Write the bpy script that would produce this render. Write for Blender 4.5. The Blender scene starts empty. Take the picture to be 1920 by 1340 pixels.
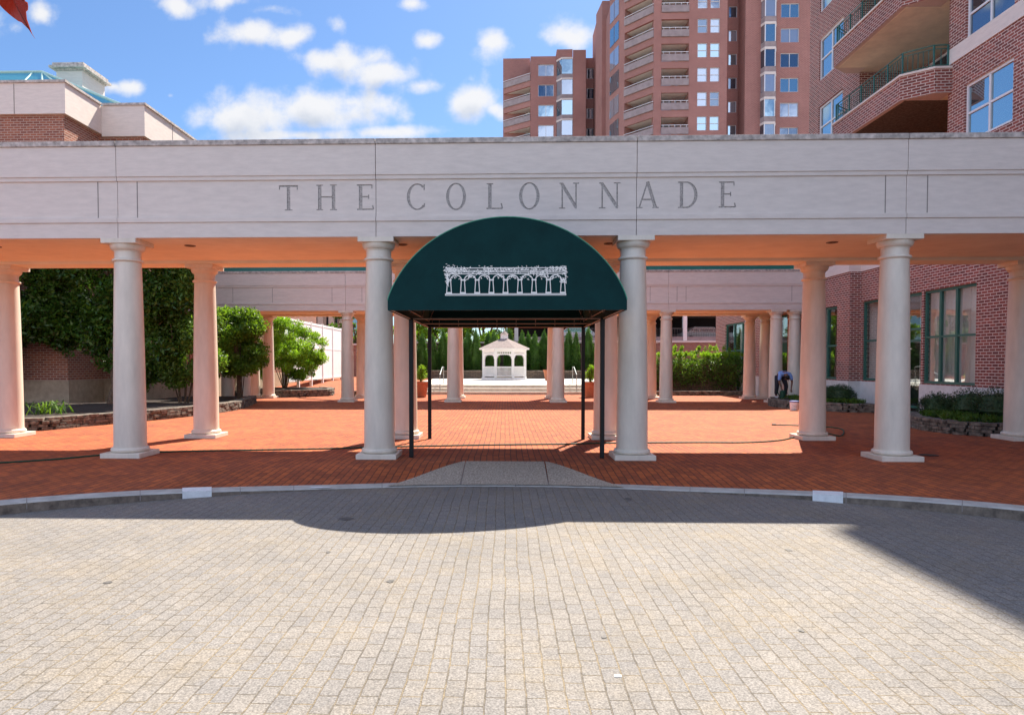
import bpy, bmesh, math, random
import numpy as np
from mathutils import Vector, Matrix
random.seed(7); rng = np.random.default_rng(11)
SC = bpy.context.scene
COL = SC.collection
# ------------------------------------------------------------------ camera
cd = bpy.data.cameras.new('camera'); cam = bpy.data.objects.new('camera', cd); COL.objects.link(cam)
TH = math.atan(.03); PT = math.radians(1.5)
cam.location = (0, 0, 1.6); cam.rotation_euler = (math.radians(90)-PT, 0, TH)
cd.sensor_width = 36; cd.lens = 24; cd.shift_x = 51.4/1920; cd.shift_y = 42.5/1920
cd.clip_start = .05; cd.clip_end = 6000
SC.camera = cam
# ------------------------------------------------------------------ light
SUNV = Vector((.415, 1.0, 1.42)).normalized()
sd = bpy.data.lights.new('sun', 'SUN'); sun = bpy.data.objects.new('sun', sd); COL.objects.link(sun)
sd.energy = 5.0; sd.angle = math.radians(.5); sd.color = (1, .915, .78)
sun.rotation_euler = SUNV.to_track_quat('Z', 'Y').to_euler()
W = bpy.data.worlds.new('World'); SC.world = W; W.use_nodes = True
wt = W.node_tree; wt.nodes.clear()
def N(t, ty, **k):
    n = t.nodes.new(ty)
    for a, b in k.items():
        if a.startswith('i_'):
            s = a[2:]; s = int(s) if s.isdigit() else s.replace('_', ' ')
            n.inputs[s].default_value = b
        else: setattr(n, a, b)
    return n
def L(t, a, b): t.links.new(a, b)
out = N(wt, 'ShaderNodeOutputWorld'); bg = N(wt, 'ShaderNodeBackground')
sky = N(wt, 'ShaderNodeTexSky', sky_type='NISHITA', sun_disc=False)
sky.sun_elevation = math.asin(SUNV.z); sky.sun_rotation = math.atan2(SUNV.x, SUNV.y)
sky.air_density = 1.0; sky.dust_density = .5; sky.ozone_density = 2.0
geo = N(wt, 'ShaderNodeTexCoord'); sep = N(wt, 'ShaderNodeSeparateXYZ'); L(wt, geo.outputs['Generated'], sep.inputs[0])
def M(t, op, a=None, b=None, c=None, clamp=False):
    n = N(t, 'ShaderNodeMath', operation=op); n.use_clamp = clamp
    for i, v in enumerate((a, b, c)):
        if v is None: continue
        if isinstance(v, (int, float)): n.inputs[i].default_value = v
        else: L(t, v, n.inputs[i])
    return n.outputs[0]
ay = M(wt, 'MAXIMUM', sep.outputs[1], .08)
uu = M(wt, 'DIVIDE', sep.outputs[0], ay); ww = M(wt, 'DIVIDE', sep.outputs[2], ay)
cmb = N(wt, 'ShaderNodeCombineXYZ'); L(wt, uu, cmb.inputs[0]); L(wt, ww, cmb.inputs[1])
CL = [(75,28,38,42,.6),(25,45,26,16,.3),(330,12,56,26,.55),(430,4,120,18,.6),(475,62,88,34,1),(550,72,40,24,.8),(505,20,80,16,.5),(242,160,34,19,.9),(208,160,30,12,.5),
      (636,50,20,15,.4),(802,82,30,20,.85),(928,88,44,34,1),(1062,78,56,32,1),(640,118,90,32,.95),(720,142,120,34,.95),(790,165,60,22,.8),(560,208,215,52,1.15),(450,215,110,46,1.0),
      (890,190,62,42,1),(720,250,120,16,.8),(560,254,220,18,.8),(775,14,28,18,.65),(316,178,14,8,.4),(660,195,120,28,.8),(930,210,40,20,.8),(880,155,30,12,.4),(700,110,60,28,.7)]
def clouddens(vec, CL=CL, full=True):
    nz = N(wt, 'ShaderNodeTexNoise', i_Scale=11.0, i_Detail=12.0, i_Roughness=.60); L(wt, vec, nz.inputs['Vector'])
    vo = N(wt, 'ShaderNodeTexVoronoi', i_Scale=26.0); L(wt, vec, vo.inputs['Vector'])
    dens = None
    for (px, py, rx, ry, s) in CL:
        u0 = (px-947)/1280.; w0 = (679-py)/1280.
        sb = N(wt, 'ShaderNodeVectorMath', operation='SUBTRACT'); L(wt, vec, sb.inputs[0]); sb.inputs[1].default_value = (u0, w0, 0)
        ml = N(wt, 'ShaderNodeVectorMath', operation='MULTIPLY'); L(wt, sb.outputs[0], ml.inputs[0]); ml.inputs[1].default_value = (1280./rx/1.12, 1280./ry/1.12, 0)
        ln = N(wt, 'ShaderNodeVectorMath', operation='LENGTH'); L(wt, ml.outputs[0], ln.inputs[0])
        v = M(wt, 'MULTIPLY', M(wt, 'SUBTRACT', 1.0, ln.outputs['Value']), s)
        dens = v if dens is None else M(wt, 'SMOOTH_MAX', dens, v, .15)
    nn = M(wt, 'ADD', M(wt, 'MULTIPLY', M(wt, 'SUBTRACT', nz.outputs[0], .5), 2.1), M(wt, 'MULTIPLY', M(wt, 'SUBTRACT', .42, vo.outputs['Distance']), .45))
    return M(wt, 'ADD', dens, nn)
raw = clouddens(cmb.outputs[0])
off = N(wt, 'ShaderNodeVectorMath', operation='ADD'); L(wt, cmb.outputs[0], off.inputs[0]); off.inputs[1].default_value = (.006, .022, 0)
rawup = clouddens(off.outputs[0], [c for c in CL if c[2]*c[3] > 2600])
# unseen clouds elsewhere in the sky, made extra bright to fill the shade
n3 = N(wt, 'ShaderNodeTexNoise', i_Scale=3.0, i_Detail=8.0, i_Roughness=.6); L(wt, geo.outputs['Generated'], n3.inputs['Vector'])
other = M(wt, 'MULTIPLY', M(wt, 'SUBTRACT', n3.outputs[0], .47), 8.0)
front = M(wt, 'GREATER_THAN', sep.outputs[1], .35)
mixr = N(wt, 'ShaderNodeMix', data_type='FLOAT'); L(wt, front, mixr.inputs[0]); L(wt, other, mixr.inputs[2]); L(wt, raw, mixr.inputs[3])
mr = N(wt, 'ShaderNodeMapRange', interpolation_type='SMOOTHSTEP'); L(wt, mixr.outputs[0], mr.inputs[0])
mr.inputs[1].default_value = .0; mr.inputs[2].default_value = .72; mr.inputs[3].default_value = 0; mr.inputs[4].default_value = .93
sh = N(wt, 'ShaderNodeMapRange', interpolation_type='SMOOTHSTEP'); L(wt, rawup, sh.inputs[0]); sh.inputs[1].default_value = .25; sh.inputs[2].default_value = 1.25
cc = N(wt, 'ShaderNodeMix', data_type='RGBA'); L(wt, sh.outputs[0], cc.inputs[0]); cc.inputs[6].default_value = (6.4, 6.35, 6.35, 1); cc.inputs[7].default_value = (4.0, 4.35, 5.0, 1)
tint = N(wt, 'ShaderNodeMix', data_type='RGBA', blend_type='MULTIPLY'); tint.inputs[0].default_value = 1; L(wt, sky.outputs[0], tint.inputs[6]); tint.inputs[7].default_value = (.74, .92, 1.12, 1)
mx = N(wt, 'ShaderNodeMix', data_type='RGBA'); bc = N(wt, 'ShaderNodeMix', data_type='RGBA'); L(wt, front, bc.inputs[0]); bc.inputs[6].default_value = (9.8, 10.9, 13.8, 1); L(wt, cc.outputs[2], bc.inputs[7])
L(wt, mr.outputs[0], mx.inputs[0]); L(wt, tint.outputs[2], mx.inputs[6]); L(wt, bc.outputs[2], mx.inputs[7])
L(wt, mx.outputs[2], bg.inputs[0]); bg.inputs[1].default_value = .06; L(wt, bg.outputs[0], out.inputs[0])
SC.view_settings.view_transform = 'Standard'; SC.view_settings.look = 'None'; SC.view_settings.gamma = 1
SC.view_settings.exposure = 1.33
SC.cycles.caustics_reflective = False; SC.cycles.max_bounces = 8; SC.cycles.diffuse_bounces = 5; SC.cycles.transparent_max_bounces = 16
# ------------------------------------------------------------------ materials
MATS = {}
def base(name, rough=.7, metallic=0., spec=.5):
    m = bpy.data.materials.new(name); m.use_nodes = True; t = m.node_tree; b = t.nodes['Principled BSDF']
    b.inputs['Roughness'].default_value = rough; b.inputs['Metallic'].default_value = metallic
    b.inputs['Specular IOR Level'].default_value = spec
    MATS[name] = m; return m, t, b
def mat(name, col, rough=.7, var=.12, scale=6., metallic=0., bump=0., bscale=60., spec=.5, col2=None, streak=False):
    m, t, b = base(name, rough, metallic, spec)
    g = N(t, 'ShaderNodeNewGeometry'); n = N(t, 'ShaderNodeTexNoise', i_Scale=scale, i_Detail=6., i_Roughness=.65)
    if streak:
        mp = N(t, 'ShaderNodeVectorMath', operation='MULTIPLY'); mp.inputs[1].default_value = (1, 1, .25) if streak == 'v' else (.35, .35, 1.6); L(t, g.outputs['Position'], mp.inputs[0]); L(t, mp.outputs[0], n.inputs['Vector'])
    else: L(t, g.outputs['Position'], n.inputs['Vector'])
    c2 = col2 or tuple(max(0, c*(1-2.2*var)) for c in col)
    c1 = col if col2 else tuple(c*(1+var*.9) for c in col)
    r = N(t, 'ShaderNodeMapRange'); L(t, n.outputs[0], r.inputs[0]); r.inputs[1].default_value = .3; r.inputs[2].default_value = .72
    x = N(t, 'ShaderNodeMix', data_type='RGBA'); L(t, r.outputs[0], x.inputs[0]); x.inputs[6].default_value = (*c1, 1); x.inputs[7].default_value = (*c2, 1)
    L(t, x.outputs[2], b.inputs['Base Color'])
    if bump:
        nb = N(t, 'ShaderNodeTexNoise', i_Scale=bscale, i_Detail=4.); L(t, g.outputs['Position'], nb.inputs['Vector'])
        bp = N(t, 'ShaderNodeBump', i_Strength=bump, i_Distance=.01); L(t, nb.outputs[0], bp.inputs['Height']); L(t, bp.outputs[0], b.inputs['Normal'])
    return m
def brick(name, c1, c2, mortar, bw=.2, bh=.067, ms=.01, floor=False, along_y=False, dirt=.3, bump=.5, speck=0., rough=.85, angle=0., varn=.25, dirtscale=.5, jn=False):
    m, t, b = base(name, rough, spec=.3)
    g = N(t, 'ShaderNodeNewGeometry'); sp = N(t, 'ShaderNodeSeparateXYZ'); L(t, g.outputs['Position'], sp.inputs[0])
    cb = N(t, 'ShaderNodeCombineXYZ')
    if floor:
        a, c = (1, 0) if along_y else (0, 1)
        # slight waviness of the laid rows
        nw = N(t, 'ShaderNodeTexNoise', i_Scale=.8, i_Detail=2.); L(t, g.outputs['Position'], nw.inputs['Vector'])
        wv = M(t, 'MULTIPLY', M(t, 'SUBTRACT', nw.outputs[0], .5), .05)
        nw2 = N(t, 'ShaderNodeTexNoise', i_Scale=9., i_Detail=1.); L(t, g.outputs['Position'], nw2.inputs['Vector'])
        wv = M(t, 'ADD', wv, M(t, 'MULTIPLY', M(t, 'SUBTRACT', nw2.outputs[0], .5), .014))
        L(t, M(t, 'ADD', sp.outputs[a], wv), cb.inputs[0]); L(t, M(t, 'ADD', sp.outputs[c], wv), cb.inputs[1])
    else:
        ns = N(t, 'ShaderNodeSeparateXYZ'); L(t, g.outputs['True Normal'], ns.inputs[0])
        u = M(t, 'SUBTRACT', M(t, 'MULTIPLY', sp.outputs[1], ns.outputs[0]), M(t, 'MULTIPLY', sp.outputs[0], ns.outputs[1]))
        L(t, u, cb.inputs[0]); L(t, sp.outputs[2], cb.inputs[1])
    bt = N(t, 'ShaderNodeTexBrick'); bt.offset = .5; bt.inputs['Scale'].default_value = 1.
    bt.inputs['Brick Width'].default_value = bw; bt.inputs['Row Height'].default_value = bh; bt.inputs['Mortar Size'].default_value = ms
    bt.inputs['Mortar Smooth'].default_value = .25; bt.inputs['Bias'].default_value = 0.
    bt.inputs['Color1'].default_value = (*c1, 1); bt.inputs['Color2'].default_value = (*c2, 1); bt.inputs['Mortar'].default_value = (*mortar, 1)
    L(t, cb.outputs[0], bt.inputs['Vector'])
    if jn:
        nj = N(t, 'ShaderNodeTexNoise', i_Scale=4.5, i_Detail=4.); L(t, g.outputs['Position'], nj.inputs['Vector'])
        rj = N(t, 'ShaderNodeMapRange'); L(t, nj.outputs[0], rj.inputs[0]); rj.inputs[1].default_value = .42; rj.inputs[2].default_value = .58
        xj = N(t, 'ShaderNodeMix', data_type='RGBA'); L(t, rj.outputs[0], xj.inputs[0]); xj.inputs[6].default_value = (.215, .17, .11, 1); xj.inputs[7].default_value = (.125, .108, .088, 1); L(t, xj.outputs[2], bt.inputs['Mortar'])
    n = N(t, 'ShaderNodeTexNoise', i_Scale=dirtscale, i_Detail=8., i_Roughness=.65); L(t, g.outputs['Position'], n.inputs['Vector'])
    r = N(t, 'ShaderNodeMapRange'); L(t, n.outputs[0], r.inputs[0]); r.inputs[1].default_value = .3; r.inputs[2].default_value = .7; r.inputs[3].default_value = 1-dirt; r.inputs[4].default_value = 1+dirt*.5
    n2 = N(t, 'ShaderNodeTexNoise', i_Scale=(120. if not speck else 95.), i_Detail=(2. if not speck else 5.)); L(t, g.outputs['Position'], n2.inputs['Vector'])
    r2 = N(t, 'ShaderNodeMapRange'); L(t, n2.outputs[0], r2.inputs[0]); r2.inputs[1].default_value = .25; r2.inputs[2].default_value = .75; r2.inputs[3].default_value = 1-varn-speck; r2.inputs[4].default_value = 1+varn+speck
    k = M(t, 'MULTIPLY', r.outputs[0], r2.outputs[0])
    csrc = bt.outputs['Color']
    if jn:
        ns2 = N(t, 'ShaderNodeTexNoise', i_Scale=1.1, i_Detail=7., i_Roughness=.7); mo = N(t, 'ShaderNodeVectorMath', operation='ADD'); mo.inputs[1].default_value = (7, 3, 1); L(t, g.outputs['Position'], mo.inputs[0]); L(t, mo.outputs[0], ns2.inputs['Vector'])
        rs2 = N(t, 'ShaderNodeMapRange'); L(t, ns2.outputs[0], rs2.inputs[0]); rs2.inputs[1].default_value = .50; rs2.inputs[2].default_value = .72; rs2.inputs[4].default_value = .55
        xs2 = N(t, 'ShaderNodeMix', data_type='RGBA'); L(t, rs2.outputs[0], xs2.inputs[0]); L(t, csrc, xs2.inputs[6]); xs2.inputs[7].default_value = (.23, .185, .125, 1); csrc = xs2.outputs[2]
    vm = N(t, 'ShaderNodeVectorMath', operation='SCALE'); L(t, csrc, vm.inputs[0]); L(t, k, vm.inputs['Scale'])
    L(t, vm.outputs[0], b.inputs['Base Color'])
    h = M(t, 'ADD', M(t, 'MULTIPLY', bt.outputs['Fac'], -1.), M(t, 'MULTIPLY', n2.outputs[0], .35))
    bp = N(t, 'ShaderNodeBump', i_Strength=bump, i_Distance=.006); L(t, h, bp.inputs['Height']); L(t, bp.outputs[0], b.inputs['Normal'])
    return m
def glass(name, tint=(.03, .05, .06), gloss=.45, refl=(.9, .95, 1.), see=0., rough=.02):
    m = bpy.data.materials.new(name); m.use_nodes = True; t = m.node_tree; t.nodes.clear(); MATS[name] = m
    o = N(t, 'ShaderNodeOutputMaterial'); d = N(t, 'ShaderNodeBsdfDiffuse'); d.inputs[0].default_value = (*tint, 1)
    s = N(t, 'ShaderNodeBsdfGlossy'); s.inputs[0].default_value = (*refl, 1); s.inputs['Roughness'].default_value = rough
    g = N(t, 'ShaderNodeNewGeometry'); n = N(t, 'ShaderNodeTexNoise', i_Scale=1.3, i_Detail=1.); L(t, g.outputs['Position'], n.inputs['Vector'])
    bp = N(t, 'ShaderNodeBump', i_Strength=.12, i_Distance=.02); L(t, n.outputs[0], bp.inputs['Height']); L(t, bp.outputs[0], s.inputs['Normal'])
    a = d.outputs[0]
    if see:
        tr = N(t, 'ShaderNodeBsdfTransparent'); tr.inputs[0].default_value = (.97, .99, .98, 1); q = N(t, 'ShaderNodeMixShader'); q.inputs[0].default_value = see
        L(t, d.outputs[0], q.inputs[1]); L(t, tr.outputs[0], q.inputs[2]); a = q.outputs[0]
    x = N(t, 'ShaderNodeMixShader'); x.inputs[0].default_value = gloss; L(t, a, x.inputs[1]); L(t, s.outputs[0], x.inputs[2]); L(t, x.outputs[0], o.inputs[0])
    return m
def leafmat(name, c1, c2, trans=.35, rough=.5):
    m, t, b = base(name, rough, spec=.35)
    g = N(t, 'ShaderNodeNewGeometry'); x = N(t, 'ShaderNodeMix', data_type='RGBA'); L(t, g.outputs['Random Per Island'], x.inputs[0])
    x.inputs[6].default_value = (*c1, 1); x.inputs[7].default_value = (*c2, 1)
    n = N(t, 'ShaderNodeTexNoise', i_Scale=1.7, i_Detail=3.); L(t, g.outputs['Position'], n.inputs['Vector'])
    r = N(t, 'ShaderNodeMapRange'); L(t, n.outputs[0], r.inputs[0]); r.inputs[1].default_value = .3; r.inputs[2].default_value = .7; r.inputs[3].default_value = .65; r.inputs[4].default_value = 1.3
    vm = N(t, 'ShaderNodeVectorMath', operation='SCALE'); L(t, x.outputs[2], vm.inputs[0]); L(t, r.outputs[0], vm.inputs['Scale'])
    L(t, vm.outputs[0], b.inputs['Base Color'])
    tl = N(t, 'ShaderNodeBsdfTranslucent'); h = N(t, 'ShaderNodeVectorMath', operation='MULTIPLY'); L(t, vm.outputs[0], h.inputs[0]); h.inputs[1].default_value = (2.1, 1.9, .8)
    L(t, h.outputs[0], tl.inputs[0]); q = N(t, 'ShaderNodeMixShader'); q.inputs[0].default_value = trans
    L(t, b.outputs[0], q.inputs[1]); L(t, tl.outputs[0], q.inputs[2]); L(t, q.outputs[0], t.nodes['Material Output'].inputs[0])
    return m
STONE = mat('cast_stone', (.72, .65, .605), .85, .05, 9., bump=.3, bscale=160, streak='h', spec=.2)
STONE_DIRTY = mat('coping_stone', (.55, .50, .47), .9, .28, 9., bump=.3, bscale=120, spec=.2)
JOINT = mat('joint', (.27, .24, .225), .95, .1)
LFLOOR = mat('letter_floor_stone', (.47, .43, .41), .95, .25, 40., spec=.1)
LETTER = mat('letter_stone', (.33, .30, .29), .95, .30, 40., spec=.1)
PAINT = mat('column_paint', (.74, .67, .57), .38, .07, 5., spec=.5, streak='v', bump=.04, bscale=12)
SOFFIT = mat('soffit_paint', (.84, .80, .68), .8, .05, 2., spec=.2)
PLAZA = brick('plaza_brick', (.47, .118, .036), (.29, .075, .032), (.12, .045, .025), .205, .102, .008, floor=True, along_y=True, dirt=.28, bump=.9, varn=.2, dirtscale=1.1)
ROADM = brick('road_paver', (.212, .193, .174), (.185, .173, .165), (.15, .125, .09), .182, .107, .005, floor=True, along_y=True, dirt=.13, bump=1., speck=.26, dirtscale=.9, jn=True)
WALLB = brick('wall_brick', (.30, .085, .066), (.15, .048, .045), (.60, .48, .43), .215, .078, .012, dirt=.15, bump=.6)
LWALLB = brick('left_wall_brick', (.36, .13, .08), (.22, .075, .055), (.45, .34, .28), .215, .078, .012, dirt=.15, bump=.5)
TOWERB = brick('tower_brick', (.37, .165, .135), (.30, .13, .11), (.44, .26, .23), .4, .15, .025, dirt=.2, bump=.15, dirtscale=.15)
TOWERD = mat('tower_concrete', (.34, .28, .28), .9, .12, 1.5)
CONC = mat('exposed_concrete', (.50, .43, .35), .95, .38, 45., bump=.6, bscale=160)
KERB = mat('kerb_concrete', (.52, .50, .47), .95, .2, 5., bump=.5, bscale=90, col2=(.33, .31, .29))
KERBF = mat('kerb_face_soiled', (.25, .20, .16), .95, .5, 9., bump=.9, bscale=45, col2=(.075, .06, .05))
KERBW = mat('painted_kerb_white', (.74, .76, .78), .8, .08, 14., bump=.2)
TERR = brick('terrace_tile', (.62, .59, .53), (.55, .52, .48), (.36, .34, .31), .9, .9, .012, floor=True, dirt=.1, bump=.2)
STEPM = mat('step_stone', (.55, .50, .44), .9, .12, 4.)
DSTONE = mat('dry_stone', (.20, .165, .135), .95, .45, 7., bump=.8, bscale=35)
MULCH = mat('mulch', (.035, .022, .016), 1., .4, 30., bump=1., bscale=50)
GREENF = mat('green_frame', (.028, .13, .105), .4, .08)
GREENR = mat('green_roof', (.02, .15, .115), .45, .08)
CANVAS = mat('green_canvas', (.0045, .034, .036), .85, .12, 3., bump=.15, bscale=300, spec=.15)
CANVASE = mat('canopy_piping', (.05, .30, .20), .6, .05)
BLACK = mat('black_metal', (.010, .010, .011), .5, .1, spec=.3)
ALU = mat('bronze_tube', (.26, .20, .17), .45, .1, metallic=.3)
WHITE = mat('white_vinyl', (.82, .83, .84), .5, .03, 3.)
LOGO = mat('white_print', (.80, .80, .78), .7, .03)
WHITEP = mat('white_window_frame', (.72, .74, .78), .5, .03)
SHINGLE = mat('grey_shingle', (.26, .21, .20), .95, .2, 12., bump=.5, bscale=60)
TERRA = mat('terracotta', (.48, .17, .085), .8, .12, 6.)
BARK = mat('bark', (.13, .085, .055), .95, .35, 14., bump=.8, bscale=40)
STEEL = mat('brushed_steel', (.30, .33, .33), .45, .05, metallic=.6)
DARK = mat('dark_interior', (.02, .02, .024), .9, .2)
CREAMT = mat('tower_soffit', (.9, .88, .82), .85, .05, 1.5)
CREAM = mat('cream_soffit', (.76, .66, .50), .85, .1, 1.5)
BEIGE = mat('beige_facade', (.60, .53, .42), .85, .08)
CURT = mat('curtain', (.9, .89, .87), .9, .05, streak='v')
BLIND = mat('blind', (.48, .50, .52), .8, .05)
HOSE = mat('green_hose', (.012, .06, .035), .6, .1, spec=.3)
GROUND = mat('ground', (.33, .31, .28), 1., .25, 1.)
GLB = glass('glass_sky', (.05, .09, .12), .62, (.62, .80, .88))
GLD = glass('glass_dark', (.02, .03, .04), .30, (.6, .75, .95))
GLL = glass('glass_blind', (.26, .28, .32), .42, (.8, .9, 1.))
GLG = glass('glass_ground_floor', (.03, .05, .05), .24, (.95, 1., 1.), see=.96)
GLSK = glass('skylight_glass', (.10, .36, .40), .45, (.7, .95, 1.))
LEAF_D = leafmat('leaf_dark', (.020, .065, .010), (.07, .15, .02), .22, .33)
LEAF_B = leafmat('leaf_bright', (.10, .22, .02), (.19, .33, .03), .45)
LEAF_S = leafmat('leaf_shrub', (.07, .16, .018), (.14, .26, .03), .4)
LEAF_M = leafmat('leaf_mid', (.05, .12, .02), (.11, .2, .03), .35)
LEAF_A = leafmat('leaf_arborvitae', (.035, .10, .014), (.07, .17, .022), .25)
LEAF_H = leafmat('leaf_hedge', (.05, .12, .016), (.11, .21, .03), .3)
LEAF_Y = leafmat('leaf_yew', (.02, .055, .02), (.04, .085, .03), .1)
LEAF_R = leafmat('leaf_red', (.24, .035, .016), (.28, .04, .016), .45)
# ------------------------------------------------------------------ object helpers
def tag(o, label=None, cat=None, group=None, kind=None):
    if label: o['label'] = label
    if cat: o['category'] = cat
    if group: o['group'] = group
    if kind: o['kind'] = kind
    return o
def thing(name, label, cat, loc=(0, 0, 0), group=None):
    o = bpy.data.objects.new(name, None); COL.objects.link(o); o.location = loc; o.empty_display_size = .1
    return tag(o, label, cat, group)
def origin(p):
    v = Vector((0, 0, 0))
    while p is not None: v += p.location; p = p.parent
    return v
class MB:
    def __init__(s): s.v = []; s.f = []; s.m = []; s.mi = 0
    def add(s, vs, fs):
        o = len(s.v); s.v += [tuple(v) for v in vs]; s.f += [tuple(i+o for i in f) for f in fs]; s.m += [s.mi]*len(fs); return s
    def box(s, x0, x1, y0, y1, z0, z1):
        if x0 > x1: x0, x1 = x1, x0
        if y0 > y1: y0, y1 = y1, y0
        if z0 > z1: z0, z1 = z1, z0
        return s.add([(x0,y0,z0),(x1,y0,z0),(x1,y1,z0),(x0,y1,z0),(x0,y0,z1),(x1,y0,z1),(x1,y1,z1),(x0,y1,z1)],
                     [(0,3,2,1),(4,5,6,7),(0,1,5,4),(1,2,6,5),(2,3,7,6),(3,0,4,7)])
    def prism(s, poly, z0, z1):           # poly CCW (x, y)
        n = len(poly)
        vs = [(x, y, z0) for x, y in poly]+[(x, y, z1) for x, y in poly]
        return s.add(vs, [tuple(range(n))[::-1], tuple(range(n, 2*n))]+[(i, (i+1) % n, (i+1) % n+n, i+n) for i in range(n)])
    def frustum(s, lo, hi):               # two loops of 3d points
        n = len(lo)
        return s.add(list(lo)+list(hi), [tuple(range(n))[::-1], tuple(range(n, 2*n))]+[(i, (i+1) % n, (i+1) % n+n, i+n) for i in range(n)])
    def obox(s, a, b, w, z0, z1):         # wall box between two xy points, width w
        a = Vector(a[:2]); b = Vector(b[:2]); d = (b-a).normalized(); p = Vector((-d.y, d.x))*w/2
        return s.prism([tuple(a-p), tuple(b-p), tuple(b+p), tuple(a+p)], z0, z1)
    def lathe(s, prof, n=32, cx=0, cy=0, z=0):
        vs = []; fs = []
        for r, h in prof:
            for k in range(n): a = 2*math.pi*k/n; vs.append((cx+r*math.cos(a), cy+r*math.sin(a), z+h))
        m = len(prof)
        for j in range(m-1):
            for k in range(n): fs.append((j*n+k, j*n+(k+1) % n, (j+1)*n+(k+1) % n, (j+1)*n+k))
        fs.append(tuple(range(n))[::-1]); fs.append(tuple((m-1)*n+k for k in range(n)))
        return s.add(vs, fs)
    def tube(s, pts, r, n=8, r1=None):
        pts = [Vector(p) for p in pts]; m = len(pts); vs = []; fs = []
        up = Vector((0, 0, 1)); prev = None
        for j, p in enumerate(pts):
            d = (pts[min(j+1, m-1)]-pts[max(j-1, 0)]).normalized()
            if prev is None:
                a = d.cross(up)
                if a.length < .05: a = d.cross(Vector((1, 0, 0)))
            else: a = prev-d*prev.dot(d)
            a.normalize(); prev = a; b = d.cross(a)
            rr = r if r1 is None else r+(r1-r)*j/(m-1)
            if isinstance(r, (list, tuple)): rr = r[j]
            for k in range(n): t = 2*math.pi*k/n; vs.append(p+a*rr*math.cos(t)+b*rr*math.sin(t))
        for j in range(m-1):
            for k in range(n): fs.append((j*n+k, (j+1)*n+k, (j+1)*n+(k+1) % n, j*n+(k+1) % n))
        fs.append(tuple(range(n))); fs.append(tuple((m-1)*n+k for k in range(n))[::-1])
        return s.add(vs, fs)
    def build(s, name, mats, parent=None, smooth=False, bevel=0.):
        me = bpy.data.meshes.new(name); o = bpy.data.objects.new(name, me); COL.objects.link(o)
        off = Vector((0, 0, 0))
        if parent is not None: o.parent = parent; off = origin(parent)
        me.from_pydata([(v[0]-off.x, v[1]-off.y, v[2]-off.z) for v in s.v], [], s.f)
        if not isinstance(mats, (list, tuple)): mats = [mats]
        for q in mats: me.materials.append(q)
        if len(mats) > 1: me.polygons.foreach_set('material_index', s.m)
        if smooth: me.polygons.foreach_set('use_smooth', [True]*len(me.polygons)); me.set_sharp_from_angle(angle=math.radians(40))
        if bevel:
            b = o.modifiers.new('bevel', 'BEVEL'); b.width = bevel; b.segments = 2; b.limit_method = 'ANGLE'; b.angle_limit = math.radians(50)
        me.update(); return o
def copy_tree(o, loc=None, parent=None):
    c = o.copy(); COL.objects.link(c)
    if parent is not None: c.parent = parent
    if loc is not None: c.location = loc
    for ch in list(o.children): copy_tree(ch, None, c)
    return c
def leaves(name, blobs, n, size, m, parent=None, shell=.55, aspect=.5, up=.3, flat=False):
    """small folded leaf faces spread through ellipsoids; blobs: (cx,cy,cz,rx,ry,rz)"""
    B = np.array(blobs, float); vol = B[:, 3]*B[:, 4]*B[:, 5]; vol = vol**(2/3.); idx = rng.choice(len(B), n, p=vol/vol.sum())
    d = rng.normal(size=(n, 3)); d /= np.linalg.norm(d, axis=1)[:, None]
    r = (shell+(1-shell)*rng.random(n)**.7)[:, None]*(1+.10*rng.normal(size=(n, 1)))
    C = B[idx, :3]+d*r*B[idx, 3:6]
    a = rng.normal(size=(n, 3))+d*.9; a[:, 2] += up; a /= np.linalg.norm(a, axis=1)[:, None]
    b = np.cross(a, rng.normal(size=(n, 3))); b /= np.linalg.norm(b, axis=1)[:, None]; c = np.cross(a, b)
    s = (size*(.6+.8*rng.random(n)))[:, None]
    v = np.empty((n, 4, 3)); v[:, 0] = C-a*s*.5; v[:, 2] = C+a*s*.5
    v[:, 1] = C+b*s*aspect*.5+c*s*.12; v[:, 3] = C-b*s*aspect*.5+c*s*.12
    v = v.reshape(-1, 3); off = origin(parent) if parent is not None else Vector((0, 0, 0)); v -= np.array(off)
    me = bpy.data.meshes.new(name); me.vertices.add(4*n); me.vertices.foreach_set('co', v.ravel())
    me.loops.add(4*n); me.loops.foreach_set('vertex_index', np.arange(4*n, dtype=np.int32))
    me.polygons.add(n); me.polygons.foreach_set('loop_start', np.arange(0, 4*n, 4, dtype=np.int32)); me.polygons.foreach_set('loop_total', np.full(n, 4, dtype=np.int32))
    me.update(calc_edges=True); me.validate()
    me.materials.append(m); o = bpy.data.objects.new(name, me); COL.objects.link(o)
    if parent is not None: o.parent = parent
    return o
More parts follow.
